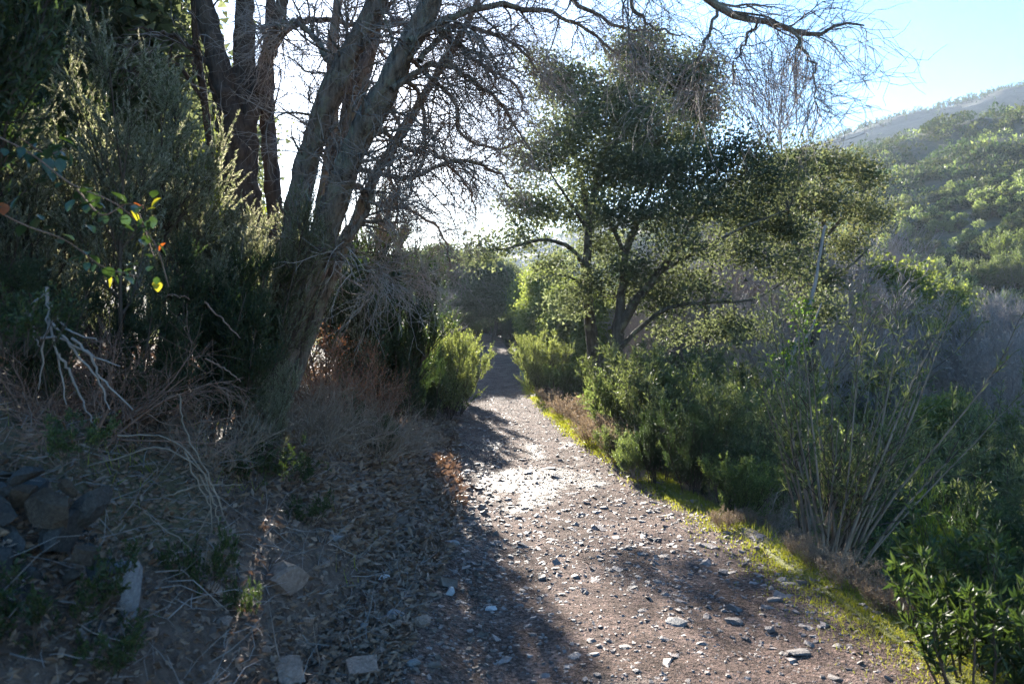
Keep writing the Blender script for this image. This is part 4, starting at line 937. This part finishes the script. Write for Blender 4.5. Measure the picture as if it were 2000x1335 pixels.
for px, d, h, lb in [(1820, 16, 3.0, 'grey green small oak in the middle of the valley thicket'), (1690, 22, 3.4, 'grey green small oak behind the ivy clad trunk')]: put('sun_oak', px, d, h, lb, 'tree')
for i in range(14):
    d = rng.uniform(3.6, 9); s = HW+rng.uniform(.1, .45); put('straw', 1000+(float(xc(d))+s)/d*F, d, rng.uniform(.1, .22), 'small tuft of dry straw in the mossy verge', 'grass clump', 'straw tufts in the mossy verge')
# bare thicket in the valley
for i in range(22):
    px = rng.uniform(1240, 2050); d = rng.uniform(13, 30) if px < 1500 else rng.uniform(24, 34)
    put(['pale', 'cane', 'bush'][i % 3], px, d, rng.uniform(1.8, 3.2), ['pale leafy shrub among the bare saplings on the slope', 'willowy shrub among the bare saplings on the slope', 'green leafy shrub among the bare saplings on the slope'][i % 3], 'shrub', 'shrubs among the valley saplings')
vlab = 'leafless grey sapling in the valley thicket'
for i in range(24):
    px = rng.uniform(1290, 2080); d = rng.uniform(16, 40); put('bare', px, d, rng.uniform(3.6, 5.6)*(d/24)**.5, vlab + (' behind the low oak limb' if px < 1500 else ' behind the ivy clad trunk' if px < 1700 else ' behind the thin stemmed shrub' if px < 1900 else ' at the far edge of the view'), 'tree', 'leafless saplings in the valley')
for px, d, h, lb in [(1720, 14, 2.2, 'pale leafy shrub between the thin stemmed shrub and the thicket'), (1850, 13, 2.0, 'pale leafy shrub under the yellow green sprays'), (1980, 14, 3.2, 'tall willowy shrub at the far edge of the slope'), (1900, 18, 3.0, 'pale shrub where the thicket thins out')]: put('cane' if h > 3.1 else 'pale', px, d, h, lb)
for px, d, h, lb in [(1690, 31, 7.6, 'yellowish small oak rising from the pale thicket'), (1790, 36, 7.0, 'yellowish small oak under the hillside, right of the open crowned oak')]: put('sun_oak', px, d, h, lb, 'tree')
for px, d, h, lb in [(1340, 25, 7.4, 'pale bare tree seen between the forks of the spreading oak'), (1420, 29, 8.0, 'pale bare tree behind the crown of the spreading oak'), (1530, 26, 7.6, 'pale bare tree in the gap between the two big oaks'), (1610, 33, 8.6, 'pale bare tree behind the open crowned oak'), (1700, 35, 8.8, 'pale bare tree at the hillside edge right of the open crowned oak'), (1480, 18, 4.6, 'half hidden bare tree behind the spreading oak'), (1560, 20, 5.2, 'bare tree just left of the open crowned oak'), (1655, 26, 7.2, 'tall bare tree next to the open crowned oak'), (1755, 27, 6.2, 'tall bare tree against the middle of the hillside'), (1880, 25, 5.6, 'bare tree over the yellow green sprays'), (1950, 29, 6.0, 'bare tree close to the edge of the hillside view')]: put('bare', px, d, h, lb, 'tree')
for px, d, h, lb in [(1640, 23, 7.5, 'pale stemmed bare tree over the valley thicket'), (1720, 26, 7.5, 'pale bare tree next to the hillside'), (1330, 24, 6.5, 'bare tree behind the low oak branch')]: put('bare', px, d, h, lb, 'tree')
for i in range(12):
    px = 1690+i*30+rng.uniform(-12, 12); d = rng.uniform(58, 72); put('pale' if i % 3 else 'bush', px, d, rng.uniform(3.2, 5.0), 'rounded pale shrub at the foot of the far hillside', 'shrub', 'shrubs at the foot of the hillside', hw=.9)
for i in range(8):
    px = rng.uniform(1180, 1700); d = rng.uniform(38, 58); put('sun_oak', px, d, rng.uniform(4.5, 7), 'small oak in the valley behind the thicket', 'tree', 'small oaks across the valley')

# ------------------------------------------------------------------ thin stemmed shrub and big leaved rockrose, close by
b = at(1612, 1120, 6.0); b[2] = float(hgt(b[0], b[1]))
root = thing('thin_stemmed_shrub', 'many stemmed thin shrub fanning up from the edge of the verge', 'shrub', b)
n0 = 42; a = rng.uniform(0, 6.28, n0); P0 = np.stack([.1*np.cos(a), .1*np.sin(a), np.full(n0, -.05)], 1)
D0 = np.stack([rng.uniform(-.25, .62, n0), rng.normal(0, .2, n0), np.ones(n0)], 1)
A = grow(P0, D0, rng.uniform(1.3, 2.85, n0), 12, .035, .01); RA = taper(rng.uniform(.009, .02, n0), np.full(n0, .0032), 12)
for i in range(n0):
    mb = MB(); tubes(mb, A[i:i+1], RA[i:i+1], 5); mb.build('stem', M['dry_twig'], root, True)
p, D, r, i, t = spawn(A, RA, 10, .3, 1, .25, .8); Bq = grow(p, D, rng.uniform(.15, .6, len(p)), 6, .08, .05); RB = taper(r*.6, np.full(len(p), .0014), 6)
mb = MB(); tubes(mb, Bq, RB, 3); tag(mb.build('twigs', M['brown_twig'], root), kind='stuff')
mb = MB(); c, T = on_branches(Bq, 17, .3, 1); leaf4(mb, c, rand_on(T, .6), rng.uniform(.045, .10, len(c)), rng.uniform(.008, .014, len(c)))
c, T = on_branches(A, 30, .62, 1); leaf4(mb, c, rand_on(T, .6), rng.uniform(.045, .10, len(c)), rng.uniform(.008, .014, len(c)))
tag(mb.build('foliage', M['willow'], root), kind='stuff')

def big_leaf(name, mat, wd=.28, curl=.25, point=.0):
    """one leaf, 1 unit long along +Y, folded along its rib and curled down"""
    t = np.array([0, .18, .42, .68, .88, 1]); wv = np.array([.05, .7, 1, .8, .42, .03])*wd*.5; z = -curl*t**2*.5
    v = []
    for a_, b_, c_ in zip(t, wv, z): v += [(-b_, a_, c_+b_*.35), (0, a_, c_), (b_, a_, c_+b_*.35)]
    q = []
    for k in range(5): o = k*3; q += [(o, o+1, o+4, o+3), (o+1, o+2, o+5, o+4)]
    mb = MB(); mb.add(v, q); return mb.mesh(name, mat, True)
def put_leaf(me, parent, p, D, size):
    o = bpy.data.objects.new('leaf', me); C.objects.link(o); o.parent = parent; o.location = tuple(float(q) for q in p)
    o.rotation_mode = 'QUATERNION'; o.rotation_quaternion = Vector(D).to_track_quat('Y', 'Z'); o.scale = (size,)*3; return o
def rockrose(px, d, h, label, nleaf, spread=.45, dz=0):
    b = ground(px, d); b[2] += dz; root = thing('rockrose', label, 'shrub', b)
    n0 = 16; a = rng.uniform(0, 6.28, n0); P0 = np.stack([.12*np.cos(a), .12*np.sin(a), np.full(n0, -.05)], 1)
    D0 = np.stack([np.cos(a)*spread*rng.uniform(.1, 1, n0), np.sin(a)*spread*rng.uniform(.1, 1, n0), np.ones(n0)], 1)
    A = grow(P0, D0, h*rng.uniform(.6, 1.05, n0), 9, .06, .05); RA = taper(np.full(n0, .007), np.full(n0, .0025), 9)
    p, D, r, i, t = spawn(A, RA, 6, .2, 1, .4, 1); Bq = grow(p, D, h*.22*rng.uniform(.5, 1.2, len(p)), 5, .1, .12); RB = taper(r*.6, np.full(len(p), .0016), 5)
    mb = MB(); tubes(mb, A, RA, 5); tubes(mb, Bq, RB, 3); tag(mb.build('stems', M['brown_twig'], root), kind='stuff')
    c, T = on_branches(np.concatenate([Bq, Bq, A[:, 4:9]]), 14, .2, 1); d_ = unit(rand_on(T, .8)+np.array([0, 0, .15])); k = rng.permutation(len(c))
    me = [big_leaf('leaf', M['rockrose'], .26, cu) for cu in (.1, .4, .7)]
    for j in k[:nleaf]: put_leaf(me[j % 3], root, c[j], d_[j], rng.uniform(.05, .085))
    mb = MB(); rest = k[nleaf:]; leaf4(mb, c[rest], d_[rest], rng.uniform(.045, .08, len(rest)), rng.uniform(.012, .02, len(rest))); tag(mb.build('foliage', M['rockrose'], root), kind='stuff')
rockrose(1930, 3.75, .95, 'big leaved green rockrose close by on the right slope', 290)
rockrose(1990, 3.4, 1.0, 'shaded rockrose beside the big leaved green one', 120, .6)
rockrose(1905, 3.15, .55, 'low rockrose shoots at the bottom of the right slope', 80, .7)

# bramble with large leaves hanging in front of the dark heaths
root = thing('bramble', 'bramble spray with large dark leaves and a few yellow and orange ones', 'plant', at(60, 480, 2.7)); bb = np.array(root.location)
canesp = [[(-40, 250), (60, 300), (140, 360), (230, 400), (300, 470), (330, 560)], [(-30, 400), (50, 440), (130, 470), (200, 520), (270, 540)], [(40, 270), (90, 300), (130, 290)], [(150, 370), (200, 420), (260, 400), (300, 500)]]
lm = [big_leaf('leaf', M['bramble'], .72, cu) for cu in (.1, .35, .6)]; ly = big_leaf('leaf', M['bramble_y'], .7, .3); lo_ = big_leaf('leaf', M['bramble_o'], .8, .3)
mb = MB(); allp = []
for c_ in canesp:
    q, r = px_limb(c_, (2.6, 2.85), 16, [4, 2]); tubes(mb, (q-bb)[None], r[None], 5); allp.append(catmull(q, 10)-bb)
mb.build('stem', M['red_twig'], root, True)
c, T = on_branches(np.array(allp), 28, .05, 1)
for j in range(len(c)):
    me = lm[j % 3]
    if j % 12 == 5: me = ly
    if j % 29 == 9: me = lo_
    put_leaf(me, root, c[j]+rng.normal(0, .03, 3), unit(rng.normal(size=3)+np.array([.2, -.2, -.5])), rng.uniform(.03, .07))

# dead branches and canes
def cane_thing(name, label, cat, lines, depth, mat, wpx):
    p0 = np.array(at(*lines[0][0], depth[0])); root = thing(name, label, cat, p0)
    for l_ in lines:
        q, r = px_limb(l_, depth, 18, wpx, .004); mb = MB(); tubes(mb, (q-p0)[None], r[None], 5); mb.build('stem', mat, root, True)
cane_thing('dead_branch', 'dead grey branch fanning down from the dark heath', 'branch',
 [[(92, 560), (95, 620), (85, 690), (75, 760)], [(92, 560), (100, 640), (115, 700), (130, 790)], [(95, 590), (130, 640), (190, 665)], [(92, 570), (60, 600), (40, 620), (20, 650)], [(98, 620), (140, 680), (190, 740), (215, 800)], [(115, 690), (150, 760), (190, 840)], [(80, 660), (120, 660), (170, 690), (235, 715)], [(60, 600), (65, 650), (80, 680)], [(140, 660), (180, 700), (200, 740), (260, 800)]], (3.0, 3.05), M['twig'], [6, 5, 4, 2])
cane_thing('dry_cane', 'arching dry canes bending down over the dark bank', 'cane',
 [[(170, 910), (240, 890), (300, 872), (360, 890), (410, 940), (440, 1010), (458, 1080), (460, 1160)], [(230, 850), (300, 850), (350, 870), (400, 930), (412, 1010), (400, 1150)], [(360, 880), (395, 960), (410, 1000), (355, 1080), (340, 1140)], [(350, 770), (358, 830), (400, 920), (430, 980)], [(300, 980), (380, 950), (480, 945)], [(390, 925), (420, 990), (435, 1060)], [(280, 1000), (360, 1060), (400, 1100)]], (3.2, 3.2), M['dry_twig'], [3.2, 3, 2.4, 1.3])
cane_thing('dry_cane', 'thin dry stalks slanting across the dark heath trunks', 'cane',
 [[(360, 830), (420, 820), (470, 812)], [(400, 590), (440, 630), (470, 660)], [(400, 700), (440, 720), (470, 745)], [(300, 580), (340, 575), (370, 585)]], (4.0, 4.0), M['red_twig'], [4, 3, 2])

# ------------------------------------------------------------------ the hillside across the valley
def hill_shrub(mats, n=900, seed=0, tall=1.0):
    mb = MB(); k = 8; cs = rng.normal(0, .5, (k, 3))*np.array([1, 1, .75])+np.array([0, 0, .55]); cs[:, 2] = np.abs(cs[:, 2])*tall
    rr = rng.uniform(.18, .5, k); i = rng.integers(0, k, n); d = unit(rng.normal(size=(n, 3)))
    p = cs[i]+d*rr[i][:, None]*rng.uniform(.55, 1.05, (n, 1)); p[:, 2] = np.abs(p[:, 2])
    leaf4(mb, p, d*.6+rng.normal(size=(n, 3))*.6+np.array([0, 0, .5]), rng.uniform(.12, .28, n), rng.uniform(.07, .14, n))
    root = thing('hillside_shrub', None, None); tag(mb.build('foliage', mats, root), kind='stuff')
    mb = MB(); m = 10; P = grow(np.zeros((m, 3)), rng.normal(size=(m, 3))*.5+np.array([0, 0, 1]), np.full(m, .7), 4, .2); tubes(mb, P, taper(np.full(m, .035), np.full(m, .015), 4), 3); tag(mb.build('stems', M['brown_twig'], root), kind='stuff')
    return root
kinds = [Kind('hillside_shrub', lambda mk=mk, tl=tl: hill_shrub(M[mk], 1000, 0, tl), 2) for mk, tl in (('hill', 1), ('pale_bush', 1.25), ('hill_dark', 1.1))]
labs = ['rounded green shrub on the hillside across the valley', 'pale sunlit shrub on the hillside across the valley', 'dark shrub on the hillside across the valley']
cand = []
while len(cand) < 1650:
    px = rng.uniform(1080, 2060); d = rng.uniform(52, 185); p = ground(px, d); rowp = 650-(p[2]-1.65)/d*F
    t = .75*(p[0]-40)+.66*(p[1]-60)
    if t < -6 or t > 112 or rowp > 640: continue
    if vnoise(p[0]/9, p[1]/9, 90)+.5 < rng.uniform(0, .5): continue
    cand.append((d, p))
cand.sort(key=lambda q: q[0]+(60 if 1000+q[1][0]/q[1][1]*F < 1480 else 0))
for j, (d, p) in enumerate(cand[:290]):
    k = int(rng.choice(3, p=[.45, .18, .37])); s = rng.uniform(.8, 1.9)
    kinds[k].put(p, (s, s, s*rng.uniform(.75, 1.1)), labs[k] + (', high up' if p[2] > 26 else ', halfway up' if p[2] > 12 else ', low on the slope') + (' to the right' if 1000+p[0]/p[1]*F > 1850 else ''), 'shrub', ['rounded shrubs on the hillside', 'pale shrubs on the hillside', 'dark shrubs on the hillside'][k])
mb = MB()
for d, p in cand[290:]:
    n = 85; s = rng.uniform(.8, 2.2); dd = unit(rng.normal(size=(n, 3))); q = p+dd*rng.uniform(.5, 1, (n, 1))*np.array([s, s, s*.7])+np.array([0, 0, s*.4])
    leaf3(mb, q, dd+rng.normal(size=(n, 3))*.5+np.array([0, 0, .5]), s*rng.uniform(.25, .5, n), s*rng.uniform(.12, .25, n), int(rng.choice(3, p=[.45, .15, .4])))
tag(mb.build('hillside_scrub', [M['hill'], M['pale_bush'], M['hill_dark']]), kind='stuff')

# ------------------------------------------------------------------ air
hz, t, n, l, p = new_mat('air'); n.remove(p)
pv = n.new('ShaderNodeVolumePrincipled'); pv.inputs['Color'].default_value = (.72, .84, 1, 1); pv.inputs['Density'].default_value = .00028; pv.inputs['Anisotropy'].default_value = .35
l.new(pv.outputs[0], n['Material Output'].inputs['Volume'])
mb = MB(); x0, x1, y0, y1, z0, z1 = -850, 950, -150, 1450, -60, 178
mb.add([(x0, y0, z0), (x1, y0, z0), (x1, y1, z0), (x0, y1, z0), (x0, y0, z1), (x1, y0, z1), (x1, y1, z1), (x0, y1, z1)], [(3, 2, 1, 0), (4, 5, 6, 7), (0, 1, 5, 4), (1, 2, 6, 5), (2, 3, 7, 6), (3, 0, 4, 7)])
tag(mb.build('haze', hz), kind='stuff')
for k in list(K.values())+kinds: k.clean()
print('tris', sum(len(m.polygons) for m in bpy.data.meshes if m.users), 'objects', len(C.objects))
